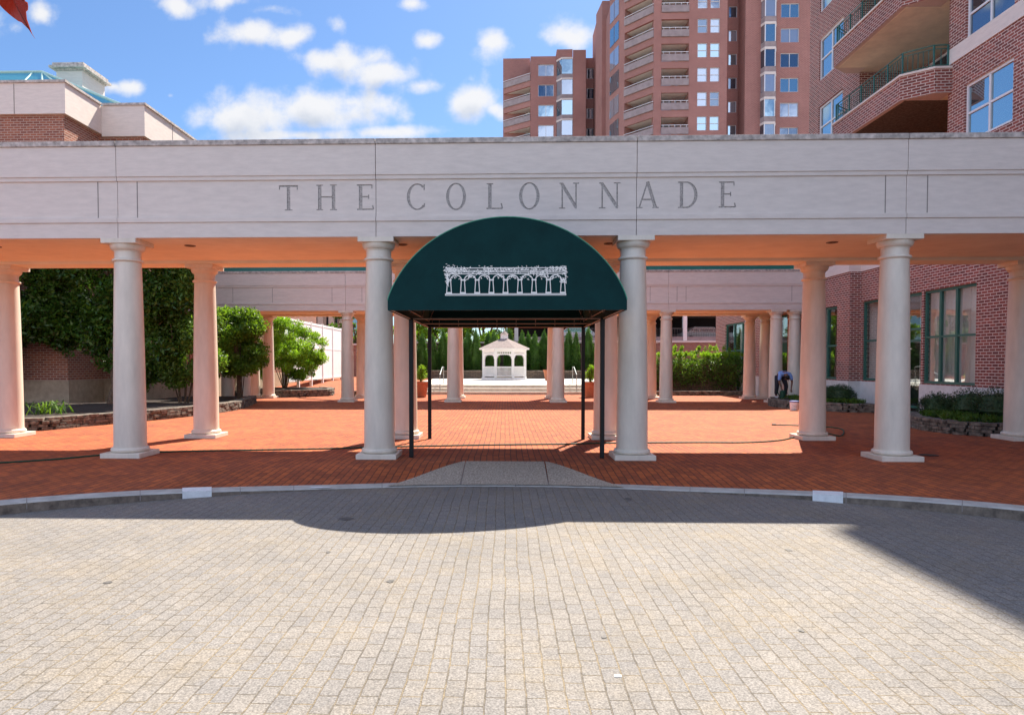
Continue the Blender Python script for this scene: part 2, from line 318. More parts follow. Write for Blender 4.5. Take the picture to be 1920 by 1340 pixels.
def facade(mb, axis, c, u0, u1, z0, z1, holes, depth, sgn):
    """wall face on plane axis=c with rectangular holes and reveals going depth*sgn inward"""
    us = sorted({u0, u1} | {h[0] for h in holes} | {h[1] for h in holes}); zs = sorted({z0, z1} | {h[2] for h in holes} | {h[3] for h in holes})
    us = [u for u in us if u0 <= u <= u1]; zs = [z for z in zs if z0 <= z <= z1]
    P = (lambda u, z, d=0: (c+d*sgn, u, z)) if axis == 'x' else (lambda u, z, d=0: (u, c+d*sgn, z))
    for i in range(len(us)-1):
        for j in range(len(zs)-1):
            um = (us[i]+us[i+1])/2; zm = (zs[j]+zs[j+1])/2
            if any(h[0] < um < h[1] and h[2] < zm < h[3] for h in holes): continue
            mb.add([P(us[i], zs[j]), P(us[i+1], zs[j]), P(us[i+1], zs[j+1]), P(us[i], zs[j+1])], [(0, 1, 2, 3)])
    for a, b, p, q in holes:
        for (A, B) in (((a, p), (b, p)), ((b, p), (b, q)), ((b, q), (a, q)), ((a, q), (a, p))):
            mb.add([P(*A), P(*B), P(*B, depth), P(*A, depth)], [(0, 1, 2, 3)])
# ------------------------------------------------------------------ ground, road, plaza
RK = 9.40
def sheet(name, vs, fs, m):
    me = bpy.data.meshes.new(name); me.from_pydata(vs, [], fs); me.materials.append(m)
    o = bpy.data.objects.new(name, me); COL.objects.link(o); return tag(o, kind='structure')
def disc(r, z, n=96, cx=0, cy=0): return [(cx+r*math.cos(2*math.pi*k/n), cy+r*math.sin(2*math.pi*k/n), z) for k in range(n)], [tuple(range(n))]
sheet('ground', *disc(4000, -.30), GROUND)
sheet('road', *disc(40, -.12), ROADM)
def ss(a, b, x): t = min(1, max(0, (x-a)/(b-a))); return t*t*(3-2*t)
def PZ(x, y):
    r = math.hypot(x, y)
    if y < 0: return 0.
    w = 1-ss(1.9, 5.9, abs(x)); return -.105*w*(1-ss(RK+.1, RK+1.5, r))
A0, A1 = math.radians(8), math.radians(172); NA = 150
rs = [RK+.26+.10*k for k in range(16)]+[12, 14, 18, 25, 40, 60, 75]
vs = []; fs = []
for r in rs:
    for k in range(NA+1):
        a = A0+(A1-A0)*k/NA; x, y = r*math.cos(a), r*math.sin(a); vs.append((x, y, PZ(x, y)))
for j in range(len(rs)-1):
    for k in range(NA): fs.append((j*(NA+1)+k, (j+1)*(NA+1)+k, (j+1)*(NA+1)+k+1, j*(NA+1)+k+1))
sheet('plaza', vs, fs, PLAZA)
# kerb segments
vs = []; fs = []
for k in range(NA+1):
    a = A0+(A1-A0)*k/NA; c, s = math.cos(a), math.sin(a); z = PZ(c*RK, s*RK)+.006
    for r, h in ((RK, -.14), (RK, z-.015), (RK+.015, z), (RK+.26, z+.002), (RK+.26, -.14)): vs.append((c*r, s*r, h))
for k in range(NA):
    for j in range(4): fs.append((k*5+j, k*5+5+j, k*5+6+j, k*5+1+j))
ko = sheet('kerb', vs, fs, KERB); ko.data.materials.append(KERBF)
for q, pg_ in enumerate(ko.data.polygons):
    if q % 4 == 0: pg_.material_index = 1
for i in range(24):
    a = math.radians(20+i*6.1+(i % 3)); c, s_ = math.cos(a), math.sin(a); z = PZ(c*RK, s_*RK)+.0095; q = Vector((-s_, c))*.004; p0, p1 = Vector((c, s_))*(RK-.002), Vector((c, s_))*(RK+.258)
    sheet('kerb_joint', [(*(p0-q), z-.09), (*(p0+q), z-.09), (*(p0+q), z), (*(p0-q), z), (*(p1+q), z), (*(p1-q), z)], [(0, 1, 2, 3), (3, 2, 4, 5)], JOINT)
def kerb_piece(name, a0, a1, r0, r1, dz, m, zb=-.12):
    mb = MB(); n = 6; lo = []; vs = []
    for k in range(n+1):
        a = math.radians(a0+(a1-a0)*k/n); c, s = math.cos(a), math.sin(a); z = PZ(c*RK, s*RK)+dz
        vs += [(c*r0, s*r0, zb), (c*r0, s*r0, z), (c*r1, s*r1, z), (c*r1, s*r1, zb)]
    f = []
    for k in range(n):
        for j in range(4): f.append((k*4+j, k*4+(j+1) % 4, k*4+4+(j+1) % 4, k*4+4+j))
    f += [(0, 1, 2, 3), (n*4+3, n*4+2, n*4+1, n*4)]
    mb.add(vs, f); return mb.build(name, m)
tag(kerb_piece('painted_kerb_block', 113.6, 115.7, RK-.02, RK+.265, .018, KERBW), 'short white painted kerb block left of the ramp', 'kerb block', 'white painted kerb blocks')
tag(kerb_piece('painted_kerb_block', 63.9, 65.95, RK-.02, RK+.265, .018, KERBW), 'short white painted kerb block right of the ramp', 'kerb block', 'white painted kerb blocks')
# concrete apron (three slabs with open joints)
def slab(poly):
    # triangulated grid over polygon rows: poly as (xl0,xr0,y0,xl1,xr1,y1)
    xl0, xr0, y0, xl1, xr1, y1 = poly; vs = []; fs = []; n = 14; mcol = 10
    for j in range(n+1):
        t = j/n; y_ = y0+(y1-y0)*t; xl = xl0+(xl1-xl0)*t; xr = xr0+(xr1-xr0)*t
        for i in range(mcol+1):
            x = xl+(xr-xl)*i/mcol; yy = max(y_, 0); rr = math.sqrt(max(0, (RK+.0)**2-x*x))
            yv = rr+(y1-rr)*t; vs.append((x, yv, PZ(x, yv)+.018))
    for j in range(n):
        for i in range(mcol): fs.append((j*(mcol+1)+i, j*(mcol+1)+i+1, (j+1)*(mcol+1)+i+1, (j+1)*(mcol+1)+i))
    return vs, fs
APV = []; APF = []
for p in ((-1.62, -.625, 9.4, -.66, -.635, 10.9), (-.61, .60, 9.4, -.62, .62, 10.9), (.615, 1.62, 9.4, .64, .66, 10.9)):
    v, f = slab(p); o = len(APV); APV += v; APF += [tuple(i+o for i in q) for q in f]
sheet('pavement_ramp', APV, APF, CONC)
mb = MB()
for x in (-.617, .607):
    n = 10
    for k in range(n):
        ya = RK+.02+(10.9-RK)*k/n; yb = RK+.02+(10.9-RK)*(k+1)/n
        mb.add([(x-.009, ya, PZ(x, ya)+.0125), (x+.009, ya, PZ(x, ya)+.0125), (x+.009, yb, PZ(x, yb)+.0125), (x-.009, yb, PZ(x, yb)+.0125)], [(0, 1, 2, 3)])
tag(mb.build('ramp_joint', JOINT), kind='structure')
mb = MB().lathe([(.15, 0), (.15, .006), (.13, .008)], 24, 7.3, 11.95, .001)
tag(mb.build('drain_cover', BLACK), 'round dark drain cover set in shaded red brick paving', 'drain cover')
def blot(name, x, y, z, rx, ry, m, seed):
    rd = random.Random(seed); n = 22; f = [1+rd.uniform(-.25, .2) for _ in range(n)]
    sheet(name, [(x+rx*f[k]*math.cos(6.283*k/n), y+ry*f[k]*math.sin(6.283*k/n), z) for k in range(n)], [tuple(range(n))], m)
STAIN = mat('oil_stain', (.10, .093, .088), .7, .3, 20.)
for i, (x, y, a, b) in enumerate(((-1.75, 7.42, .08, .07), (1.55, 8.6, .05, .08), (.62, 4.25, .018, .02), (-.9, 5.3, .03, .04), (-1.6, 6.1, .025, .03), (2.6, 6.3, .03, .04), (-3.1, 5.2, .03, .03), (1.9, 4.4, .02, .03))): blot('road_stain', x, y, -.116, a, b, STAIN, i)
blot('paint_mark', -.19, RK+.05, -.088, .20, .035, KERBW, 5); blot('paint_mark', -2.50, 9.10, -.085, .14, .04, KERBW, 6)
tag(MB().box(-.02, .02, -.012, .012, 0, .002).build('paper_scrap', WHITE), 'tiny white paper scrap lying on the grey pavers', 'litter').location = (.62, 3.72, -.118)
# walkway ramp towards white fence
sheet('walkway', [(-13, 33, .004), (-4.9, 33, .004), (-4.9, 42, .42), (-13, 42, .42), (-13, 60, .45), (-4.9, 60, .45)], [(0, 1, 2, 3), (3, 2, 5, 4)], PLAZA)
# ------------------------------------------------------------------ columns
CH = 3.65
def make_column(label, group):
    t = thing('column', label, 'column', (0, 0, 0), group)
    MB().box(-.335, .335, -.335, .335, 0, .085).build('plinth', PAINT, t, bevel=.008)
    pr = [(.25, .085)]+[(.262+.04*math.sin(math.pi*k/10), .085+.04-.04*math.cos(math.pi*k/10)) for k in range(11)]+[(.262, .19)]
    MB().lathe(pr, 40).build('base_ring', PAINT, t, True)
    pr = []
    for k in range(25):
        u = k/24.; pr.append((.258-.047*(u**1.5), .17+u*(3.31-.17)))
    MB().lathe(pr, 40).build('shaft', PAINT, t, True)
    pr = [(.205, 3.27)]+[(.21+.037*math.sin(math.pi*k/8), 3.283+.028-.028*math.cos(math.pi*k/8)) for k in range(9)]+[(.207, 3.345), (.207, 3.45)]
    pr += [(.215, 3.455), (.215, 3.47)]+[(.215+.06*math.sin(math.pi/2*k/8), 3.47+.10*(1-math.cos(math.pi/2*k/8))) for k in range(9)]+[(.275, 3.575)]
    MB().lathe(pr, 40).build('capital', PAINT, t, True)
    MB().box(-.295, .295, -.295, .295, 3.572, CH).build('abacus', PAINT, t, bevel=.004)
    return t
Y1, Y2, Y3, Y4 = 11.45, 14.42, 27.4, 30.3
G1, G2, G3, G4 = ('columns of the front row', 'columns under the rear edge of the lettered beam', 'columns of the far colonnade, near row', 'columns of the far colonnade, rear row')
cols = [
 (-6.40, Y1, 'nearest cream column at far left, standing beside the dark leafy wall tree', G1),
 (-2.12, Y1, 'nearest column just left of the green canopy, under the letters THE', G1),
 (2.12, Y1, 'nearest column just right of the green canopy, under the letter A', G1),
 (6.39, Y1, 'nearest cream column in front of the ground floor windows on the right', G1),
 (-10.7, Y2, 'second row column cut by the left photo edge, lit warm by the bricks', G2),
 (-6.40, Y2, 'second row peach lit column between the dark tree and the bright shrub', G2),
 (-2.12, Y2, 'second row column half hidden behind the column left of the canopy', G2),
 (2.12, Y2, 'second row column half hidden behind the canopy post and column on its right', G2),
 (6.41, Y2, 'second row column with the garden hose looped round its plinth', G2),
 (10.62, Y2, 'second row column cut by the right photo edge beside the yew bed', G2),
 (-11.26, Y3, 'far column behind the bright shrub, left one of the pair at the left end', G3),
 (-10.58, Y3, 'far column behind the bright shrub, right one of the front pair at the left end', G3),
 (-6.36, Y3, 'far front column right of the white fence', G3),
 (-2.08, Y3, 'far front column seen through the canopy left of the gazebo', G3),
 (2.12, Y3, 'far front column seen through the canopy right of the gazebo', G3),
 (6.41, Y3, 'far front column left of the clipped hedge', G3),
 (10.72, Y3, 'far front column at whose foot the bending man works', G3),
 (11.45, Y3, 'far front column right behind the bending man', G3),
 (-11.26, Y4, 'rear column behind the two bright shrubs, left of the pair at the left end', G4),
 (-10.60, Y4, 'rear peach lit column standing between the two bright green shrubs', G4),
 (-6.38, Y4, 'rear column just right of the column by the white fence', G4),
 (-2.10, Y4, 'rear peach lit column peeping right of the column left of the gazebo', G4),
 (2.10, Y4, 'rear peach lit column peeping left of the column right of the gazebo', G4),
 (6.41, Y4, 'rear column against the parking garage left of the hedge', G4),
 (10.72, Y4, 'rear column at the right end of the clipped hedge', G4),
 (11.40, Y4, 'slim looking rear column in front of red brick, left of the bending man', G4)]
c0 = make_column(cols[0][2], cols[0][3])
for i, (x, y, lab, g) in enumerate(cols):
    o = c0 if i == 0 else copy_tree(c0)
    o.location = (x, y, 0); o.rotation_euler = (0, 0, (i % 4)*math.pi/2); tag(o, lab, 'column', g)
# ------------------------------------------------------------------ entablatures
def entab(name, label, yf, yb, x0, x1, joints, grooves, roof=False):
    t = thing(name, label, 'beam', (0, yf, CH))
    z = [CH, 3.90, 3.99, 4.575, 4.645, 5.14, 5.225]
    # core box
    MB().box(x0+.02, x1-.02, yf+.05, yb-.05, CH+.09, 5.10).build('core', JOINT, t)
    xs = [x0]+joints+[x1]; g = .0045
    fr = []
    for i in range(len(xs)-1):
        a, b = xs[i]+(g if i else 0), xs[i+1]-(g if i < len(xs)-2 else 0)
        for (sy, y) in ((-1, yf), (1, yb)):
            nm = 'lower_fascia'; B = lambda d0, za, zb: MB().box(a, b, y+sy*d0, y-sy*.06, za, zb)
            B(.0, CH, z[1]).build('lower_fascia', STONE, t, bevel=.004)
            B(.022, z[1], z[2]-.012).build('molding', STONE, t, bevel=.004)
            if sy < 0: fr.append((a, b, MB().box(a, b, y-.0+.008, y+.06, z[2]-.012, z[3]+.004)))
            else: B(-.008, z[2]-.012, z[3]+.004).build('frieze', STONE, t)
            B(.018, z[3]+.004, z[4]).build('molding', STONE, t, bevel=.004)
            B(.035, z[4], z[5]).build('upper_fascia', STONE, t, bevel=.005)
        MB().box(a, b, yf-.062, yb+.062, z[5], z[6]).build('coping', STONE_DIRTY, t, bevel=.008)
    # soffit: front beam, rear beam and recessed ceiling between, stepped
    MB().box(x0+.01, x1-.01, yf+.062, yf+.62, CH-.0, CH+.088).build('soffit_beam', SOFFIT, t, bevel=.006)
    MB().box(x0+.01, x1-.01, yb-.62, yb-.062, CH-.0, CH+.088).build('soffit_beam', SOFFIT, t, bevel=.006)
    MB().box(x0+.01, x1-.01, yf+.622, yb-.622, CH+.06, CH+.085).build('ceiling', SOFFIT, t)
    for xx in grooves:
        MB().box(xx-.007, xx+.007, yf+.004, yf+.03, z[2]-.008, z[3]).build('groove', JOINT, t)
    return t, fr
front, fr = entab('lettered_beam', 'long cast stone beam carved THE COLONNADE, resting on the front columns', 11.16, 14.70, -17, 12.05,
    [-14.9, -10.65, -6.40, -2.11, 2.12, 6.40, 10.6], [-6.73, -6.07, 6.07, 6.73, -11, -10.3, 10.3])
far, fr2 = entab('far_beam', 'paler stone beam on the far colonnade beyond the sunlit courtyard', 27.1, 30.6, -17, 12.0 - .15,
    [-6.36, -.0, 6.41], [-10.9, -9.3, -6.9, -5.7, -2.7, -1.5, 5.7, 6.75, 7.1, 11.2])
for a, b, m in fr2: m.build('frieze', STONE, far)
# green metal roof above far beam
rf = MB(); rf.frustum([(-17, 27.35, 5.23), (11.8, 27.35, 5.23), (11.8, 30.4, 5.23), (-17, 30.4, 5.23)], [(-16, 28.3, 7.6), (10.8, 28.3, 7.6), (10.8, 29.4, 7.6), (-16, 29.4, 7.6)])
rf.build('roof', GREENR, far)
# carved letters
def strip(L_, R_): return (L_, R_)
def bar(x0, y0, x1, y1, w, w1=None):
    w1 = w if w1 is None else w1; d = Vector((x1-x0, y1-y0)).normalized(); p = Vector((-d.y, d.x))
    return ([(x0+p.x*w/2, y0+p.y*w/2), (x1+p.x*w1/2, y1+p.y*w1/2)], [(x0-p.x*w/2, y0-p.y*w/2), (x1-p.x*w1/2, y1-p.y*w1/2)], False)
def hb(x0, x1, y, h=.045): return bar(x0, y, x1, y, h)
def serif(x, y, w=.26): return hb(x-w/2, x+w/2, y, .04)
def ring(cx, cy, rx, ry, tx, ty, a0=0, a1=360):
    n = 36; closed = (a1-a0) >= 360; O = []; I = []
    for k in range(n if closed else n+1):
        a = math.radians(a0+(a1-a0)*k/n); O.append((cx+rx*math.cos(a), cy+ry*math.sin(a))); I.append((cx+(rx-tx)*math.cos(a), cy+(ry-ty)*math.sin(a)))
    return (O, I, closed)
T_ = .13; t_ = .05
def wb(x): return serif(x, .02), serif(x, .98)
GL = {
 'T': (.75, [bar(.375, .02, .375, .98, T_), hb(.0, .75, .955, .07), bar(.02, .96, .02, .82, .04), bar(.73, .96, .73, .82, .04), serif(.375, .02, .3)]),
 'H': (.82, [bar(.14, .0, .14, 1., T_), bar(.68, .0, .68, 1., T_), hb(.14, .68, .52, .055), *wb(.14), *wb(.68)]),
 'E': (.64, [bar(.14, .0, .14, 1., T_), hb(.0, .58, .975, .05), hb(.14, .45, .52, .05), hb(.0, .62, .025, .05), bar(.575, .98, .575, .84, .04), bar(.45, .60, .45, .44, .035), bar(.60, .18, .64, .02, .045)]),
 'C': (.74, [ring(.42, .5, .42, .52, .12, .05, 48, 318), bar(.70, .98, .70, .76, .045), bar(.71, .24, .71, .10, .04)]),
 'O': (.84, [ring(.42, .5, .42, .53, .125, .05)]),
 'L': (.64, [bar(.14, .0, .14, 1., T_), serif(.14, .98), hb(.0, .62, .025, .05), bar(.59, .22, .64, .02, .05)]),
 'N': (.84, [bar(.12, .0, .12, 1., .055), bar(.72, .0, .72, 1., .055), bar(.10, .97, .72, .05, .13), serif(.12, .02), serif(.72, .98), hb(.0, .14, .98, .04)]),
 'A': (.90, [bar(.10, .02, .43, .98, .055), bar(.44, 1.02, .76, .02, .13), hb(.2, .64, .33, .05), serif(.10, .02), serif(.77, .02)]),
 'D': (.80, [bar(.14, .0, .14, 1., T_), ring(.30, .5, .50, .52, .13, .055, -84, 84), hb(.0, .36, .985, .045), hb(.0, .36, .015, .045)])}
LP = [('T', 526, 561, 399.5), ('H', 595, 634, 399.3), ('E', 671, 702, 399), ('C', 764, 798, 398), ('O', 837, 874, 397), ('L', 912, 942, 396.5), ('O', 973, 1011, 396), ('N', 1048, 1084, 395.8), ('N', 1122, 1161, 395.5), ('A', 1192, 1233, 394.5), ('D', 1269, 1305, 394), ('E', 1345, 1376, 393.6)]
def px2x(px, Y):
    u = (px-908.6)/1280.; st, ct = math.sin(TH), math.cos(TH); return Y*(ct*u-st)/(st*u+ct)
def strip_mesh(mb, s, x0, z0, sx, sz, ya, yb):
    O, I, cl = s; n = len(O)
    P = lambda p, y: (x0+p[0]*sx, y, z0+p[1]*sz)
    vs = [P(p, ya) for p in O]+[P(p, ya) for p in I]+[P(p, yb) for p in O]+[P(p, yb) for p in I]; fs = []
    m = n if cl else n-1
    for k in range(m):
        q = (k+1) % n
        fs += [(k, q, n+q, n+k), (2*n+k, 3*n+k, 3*n+q, 2*n+q), (k, 2*n+k, 2*n+q, q), (n+k, n+q, 3*n+q, 3*n+k)]
    if not cl: fs += [(0, n, 3*n, 2*n), (n-1, 3*n-1, 4*n-1, 2*n-1)]
    mb.add(vs, fs)
cut = MB(); floors = []
YF = 11.168
for ch, a, b, yb_ in LP:
    xa, xb = px2x(a, YF), px2x(b, YF); w, ss_ = GL[ch]; sx = (xb-xa)/w; z0 = 4.085; H = .415
    for k, s in enumerate(ss_):
        O, I, cl = s
        A = sum(O[i][0]*O[(i+1) % len(O)][1]-O[(i+1) % len(O)][0]*O[i][1] for i in range(len(O))) if cl else 0
        strip_mesh(cut, s, xa, z0, sx, H, YF-.03-.0007*k, YF+.016+.0004*k)
    fl = MB()
    for k, s in enumerate(ss_): strip_mesh(fl, s, xa, z0, sx*.999, H, YF+.0135-.0002*k, YF+.03)
    floors.append(fl)
cutme = bpy.data.meshes.new('c'); cutme.from_pydata(cut.v, [], cut.f); bm_ = bmesh.new(); bm_.from_mesh(cutme)
bmesh.ops.recalc_face_normals(bm_, faces=bm_.faces); bm_.to_mesh(cutme); bm_.free(); cutme.materials.append(LETTER)
cuto = bpy.data.objects.new('c', cutme); COL.objects.link(cuto)
for a, b, m in fr:
    o = m.build('frieze', [STONE, LETTER], front)
    if a > 6.3 or b < -6.3: continue
    md = o.modifiers.new('b', 'BOOLEAN'); md.operation = 'DIFFERENCE'; md.solver = 'EXACT'; md.use_self = True; md.object = cuto; md.material_mode = 'TRANSFER'
    bpy.context.view_layer.update(); dg = bpy.context.evaluated_depsgraph_get()
    me = bpy.data.meshes.new_from_object(o.evaluated_get(dg)); o.modifiers.clear(); o.data = me
bpy.data.objects.remove(cuto)
for fl in floors: fl.build('carved_letter', LFLOOR, front)
# recessed lights in soffit
for x in (-6.05+.35, -1.85, 1.85, 5.75, -9.3, 9.3):
    pr = [(.095, .0), (.095, -.012), (.075, -.012), (.07, .002)]
    r = MB().lathe([(.075, .001), (.097, .001), (.097, -.012), (.075, -.012), (.072, -.002)], 24, x, 12.25, CH+.059).build('recessed_light', ALU, front, True)
    MB().lathe([(.07, 0), (.07, -.004)], 20, x, 12.25, CH+.051).build('lamp', BARK, r)
# small wall lights above second row columns omitted where hidden; black sprinkler dots
# ------------------------------------------------------------------ entrance canopy
CY0, CY1, CX0, CX1 = 9.4, 14.25, -1.62, 1.665
cxm = (CX0+CX1)/2; hw = (CX1-CX0)/2; zb, zs, zt = 2.315, 2.45, 3.585
can = thing('entrance_canopy', 'dark green arched canvas canopy on black posts in front of the lettered beam', 'canopy', (cxm, 11.5, 0))
def arch(n=48, sh=0.):
    R = (hw*hw+(zt-zs)**2)/(2*(zt-zs)); pts = []
    for k in range(n+1):
        t = math.pi*(1-k/n); x = hw*math.cos(t); el = (zt-zs)*math.sin(t); ci = math.sqrt(max(0, R*R-x*x))-(R-(zt-zs))
        z = zs+.18*el+.82*ci; f = (1-sh/hw); pts.append((cxm+x*f, zs+(z-zs)*f-0))
    return pts
ap = arch()
# front panel, slightly thick, and back panel
def panel(y0, y1):
    mb = MB(); poly = [(CX0, zb)]+[(CX1, zb)]+ap[::-1]
    n = len(poly); vs = [(x, y0, z) for x, z in poly]+[(x, y1, z) for x, z in poly]
    mb.add(vs, [tuple(range(n)), tuple(range(n, 2*n))[::-1]]+[(i, i+n, (i+1) % n+n, (i+1) % n) for i in range(n)]); return mb
panel(CY0, CY0+.012).build('front_panel', CANVAS, can)
mb = MB(); prof = [(CX0, zb)]+ap+[(CX1, zb)]; inn = [(x+(cxm-x)*.006, z-(.012 if i not in (0, len(prof)-1) else 0)) for i, (x, z) in enumerate(prof)]
n = len(prof); vs = []
for y in (CY0+.0125, CY1):
    vs += [(x, y, z) for x, z in prof]+[(x, y, z) for x, z in inn]
fs = []
for i in range(n-1): fs += [(i, i+1, 2*n+i+1, 2*n+i), (n+i, 3*n+i, 3*n+i+1, n+i+1), (2*n+i, 2*n+i+1, 3*n+i+1, 3*n+i)]
fs += [(0, 2*n, 3*n, n), (n-1, 2*n-1, 4*n-1, 3*n-1)]
mb.add(vs, fs).build('cover', CANVAS, can, True)
MB().tube([(x, CY0+.002, z+.004) for x, z in ap], .007, 6).build('piping', CANVASE, can, True)
# back valance
panel(CY1+.0005, CY1+.010).build('back_panel', CANVAS, can)
# posts
for x in (CX0+.045, CX1-.045):
    for y in (11.43, 14.22):
        MB().box(x-.036, x+.036, y-.036, y+.036, .0, zb+.02).build('post', BLACK, can, bevel=.008)
# frame tubes
fb = lambda a, b, nm='frame_bar', r=.014, m=ALU: MB().tube([a, b], r, 8).build(nm, m, can, True)
z_ = zb+.014
for y in (CY0+.035, 11.43, 12.9, CY1-.05): fb((CX0+.02, y, z_), (CX1-.02, y, z_))
for x in (CX0+.03, CX1-.03):
    fb((x, CY0+.03, z_), (x, CY1-.05, z_)); fb((x, CY0+.03, z_+.13), (x, CY1-.05, z_+.13), r=.01)
for y in (11.43, 12.9, CY1-.05):
    MB().tube([(x+(cxm-x)*.02, y, z-.025) for x, z in ap], .012, 6).build('frame_arch', ALU, can, True)
for sx in (-1, 1):
    for yy in (CY0+.05, 11.43, 12.9): fb((cxm+sx*(hw-.25), yy, z_), (cxm+sx*(hw-.10), yy+.9, z_+.45), r=.009)
for k in range(8): fb((cxm-hw+.25+k*.40, CY1-.05, z_), (cxm-hw+.25+k*.40, CY1-.05, z_+.16), r=.008)
fb((CX0+.05, CY1-.05, z_+.16), (CX1-.05, CY1-.05, z_+.16), r=.01)
# printed arcade emblem, thin raised print on the front panel
em = MB(); ey = CY0-.0025
ex0, ez0 = px2x(835, 9.4), 2.515; S = (px2x(1061, 9.4)-ex0)/1660.; SZ = .40/410.
def E_(x, y): return (ex0+(x-112)*S, ez0+(535-y)*SZ)
def eline(pts, w=9):
    for (xa, ya), (xb, yb) in zip(pts[:-1], pts[1:]):
        a = Vector(E_(xa, ya)); b = Vector(E_(xb, yb)); d = (b-a)
        if d.length < 1e-6: continue
        d.normalize(); p = Vector((-d.y, d.x))*w*S/2; q = d*w*S*.2; e2 = random.uniform(0, .0008)
        P4 = [a-p-q, b-p+q, b+p+q, a+p-q]
        em.add([(v.x, ey-e2, v.y) for v in P4]+[(v.x, CY0-.0003, v.y) for v in P4], [(0, 1, 2, 3), (4, 7, 6, 5), (0, 4, 5, 1), (1, 5, 6, 2), (2, 6, 7, 3), (3, 7, 4, 0)])
eline([(115, 512), (1768, 512)], 12); eline([(115, 530), (1768, 530)], 10); eline([(115, 510), (115, 532)], 10); eline([(1768, 510), (1768, 532)], 10)
centers = [165, 356, 553, 748, 942, 1138, 1333, 1530, 1728]
for c in centers:
    for s in (-1, 1): eline([(c+s*22, 325), (c+s*33, 498)], 11)
    eline([(c-36, 496), (c+36, 496)], 20); eline([(c-30, 316), (c+30, 316)], 20)
for a, b in zip(centers[:-1], centers[1:]):
    m_ = (a+b)/2; r = (b-a)/2-20
    eline([(m_-r*math.cos(math.pi*k/12), 318-70*math.sin(math.pi*k/12)) for k in range(13)], 13)
eline([(175, 230), (1730, 230)], 12); eline([(150, 150), (1750, 150)], 12); eline([(160, 185), (1740, 185)], 9); eline([(180, 205), (1720, 205)], 9)
def sprig(x, y, n, sx, sy, ln=16):
    for _ in range(n):
        a = x+random.gauss(0, sx); b = y+random.gauss(0, sy); t = random.uniform(0, 6.28); eline([(a, b), (a+ln*math.cos(t), b+ln*math.sin(t))], 8)
for (x, y, n, sx, sy) in ((190, 160, 70, 45, 22), (140, 240, 70, 16, 55), (145, 340, 22, 12, 20), (340, 165, 30, 55, 14), (700, 185, 60, 60, 28), (560, 215, 25, 40, 14), (850, 175, 35, 70, 16), (1010, 165, 25, 50, 10), (1150, 180, 40, 70, 20),
    (1330, 200, 60, 60, 35), (1450, 230, 30, 30, 25), (1570, 175, 30, 60, 18), (1700, 155, 50, 40, 18), (1750, 210, 40, 16, 40), (1740, 325, 35, 22, 22), (400, 195, 15, 60, 14), (240, 215, 20, 50, 14)): sprig(x, y, n, sx, sy)
for c_, n_ in ((270, 8), (470, 22), (660, 10), (880, 16), (1040, 18), (1200, 14), (1480, 14), (1640, 14)):
    for _ in range(n_):
        t = random.uniform(.1, 3.04); x = c_+random.gauss(0, 10)+60*math.cos(t)*.9; y = 318-60*math.sin(t)+random.gauss(0, 8); eline([(x, y), (x+random.gauss(0, 14), y+random.gauss(4, 12))], 9)
em.build('arcade_emblem', LOGO, can)
# ------------------------------------------------------------------ windows helper
def window(parent, axis, c, u0, u1, z0, z1, mf, mg, sgn, frame=.06, nu=1, nz=1, depth=.09, fd=.05, zsplit=None, name='window'):
    """frame ring + mullions, pane sub-part; recessed depth behind plane c in direction sgn"""
    d0, d1 = c+sgn*(depth-fd), c+sgn*depth
    mb = MB()
    def bx(a, b, p, q, e=0.):
        if axis == 'x': mb.box(d0+sgn*e, d1, a, b, p, q)
        else: mb.box(a, b, d0+sgn*e, d1, p, q)
    g = .001
    bx(u0+g, u0+frame, z0+g, z1-g); bx(u1-frame, u1-g, z0+g, z1-g); bx(u0+frame, u1-frame, z0+g, z0+frame, .002); bx(u0+frame, u1-frame, z1-frame, z1-g, .002)
    for k in range(1, nu):
        u = u0+(u1-u0)*k/nu; bx(u-frame/2, u+frame/2, z0+frame, z1-frame, .004)
    zz = zsplit if zsplit else [z0+(z1-z0)*k/nz for k in range(1, nz)]
    for z in zz: bx(u0+frame, u1-frame, z-frame*.4, z+frame*.4, .006)
    f = mb.build(name, mf, parent)
    pm = MB()
    if axis == 'x': pm.box(c+sgn*(depth-.012), c+sgn*(depth-.006), u0+.01, u1-.01, z0+.01, z1-.01)
    else: pm.box(u0+.01, u1-.01, c+sgn*(depth-.012), c+sgn*(depth-.006), z0+.01, z1-.01)
    pm.build('pane', mg, f); return f
# ------------------------------------------------------------------ right building
XR, XF, YE, YN = 12.3, 11.9, 28.3, 24.0
rb = thing('apartment_house', 'near red brick apartment house on the right with balconies and green ground floor windows', 'building', (14, 20, 0))
low = [(18.25, 20.5, .98, 3.68), (20.6, 21.55, .02, 3.68), (22.1, 23.93, .98, 3.68)]
upw = []; FH = 2.62
for k in range(7):
    for (a, b) in ((17.1, 18.85), (13.2, 14.95), (9.3, 11.1)): upw.append((a, b, 7.45+FH*k, 9.0+FH*k))
    upw.append((25.55, 27.45, 7.35+FH*k, 8.95+FH*k))
rec = (19.55, 24.35, 6.0, 27.2)
w = MB(); facade(w, 'x', XR, 2.0, 29.0-.5, .95, 4.72, [h if h[2] > .9 else (h[0], h[1], .95, h[3]) for h in low if h[1] < 24], .2, 1)
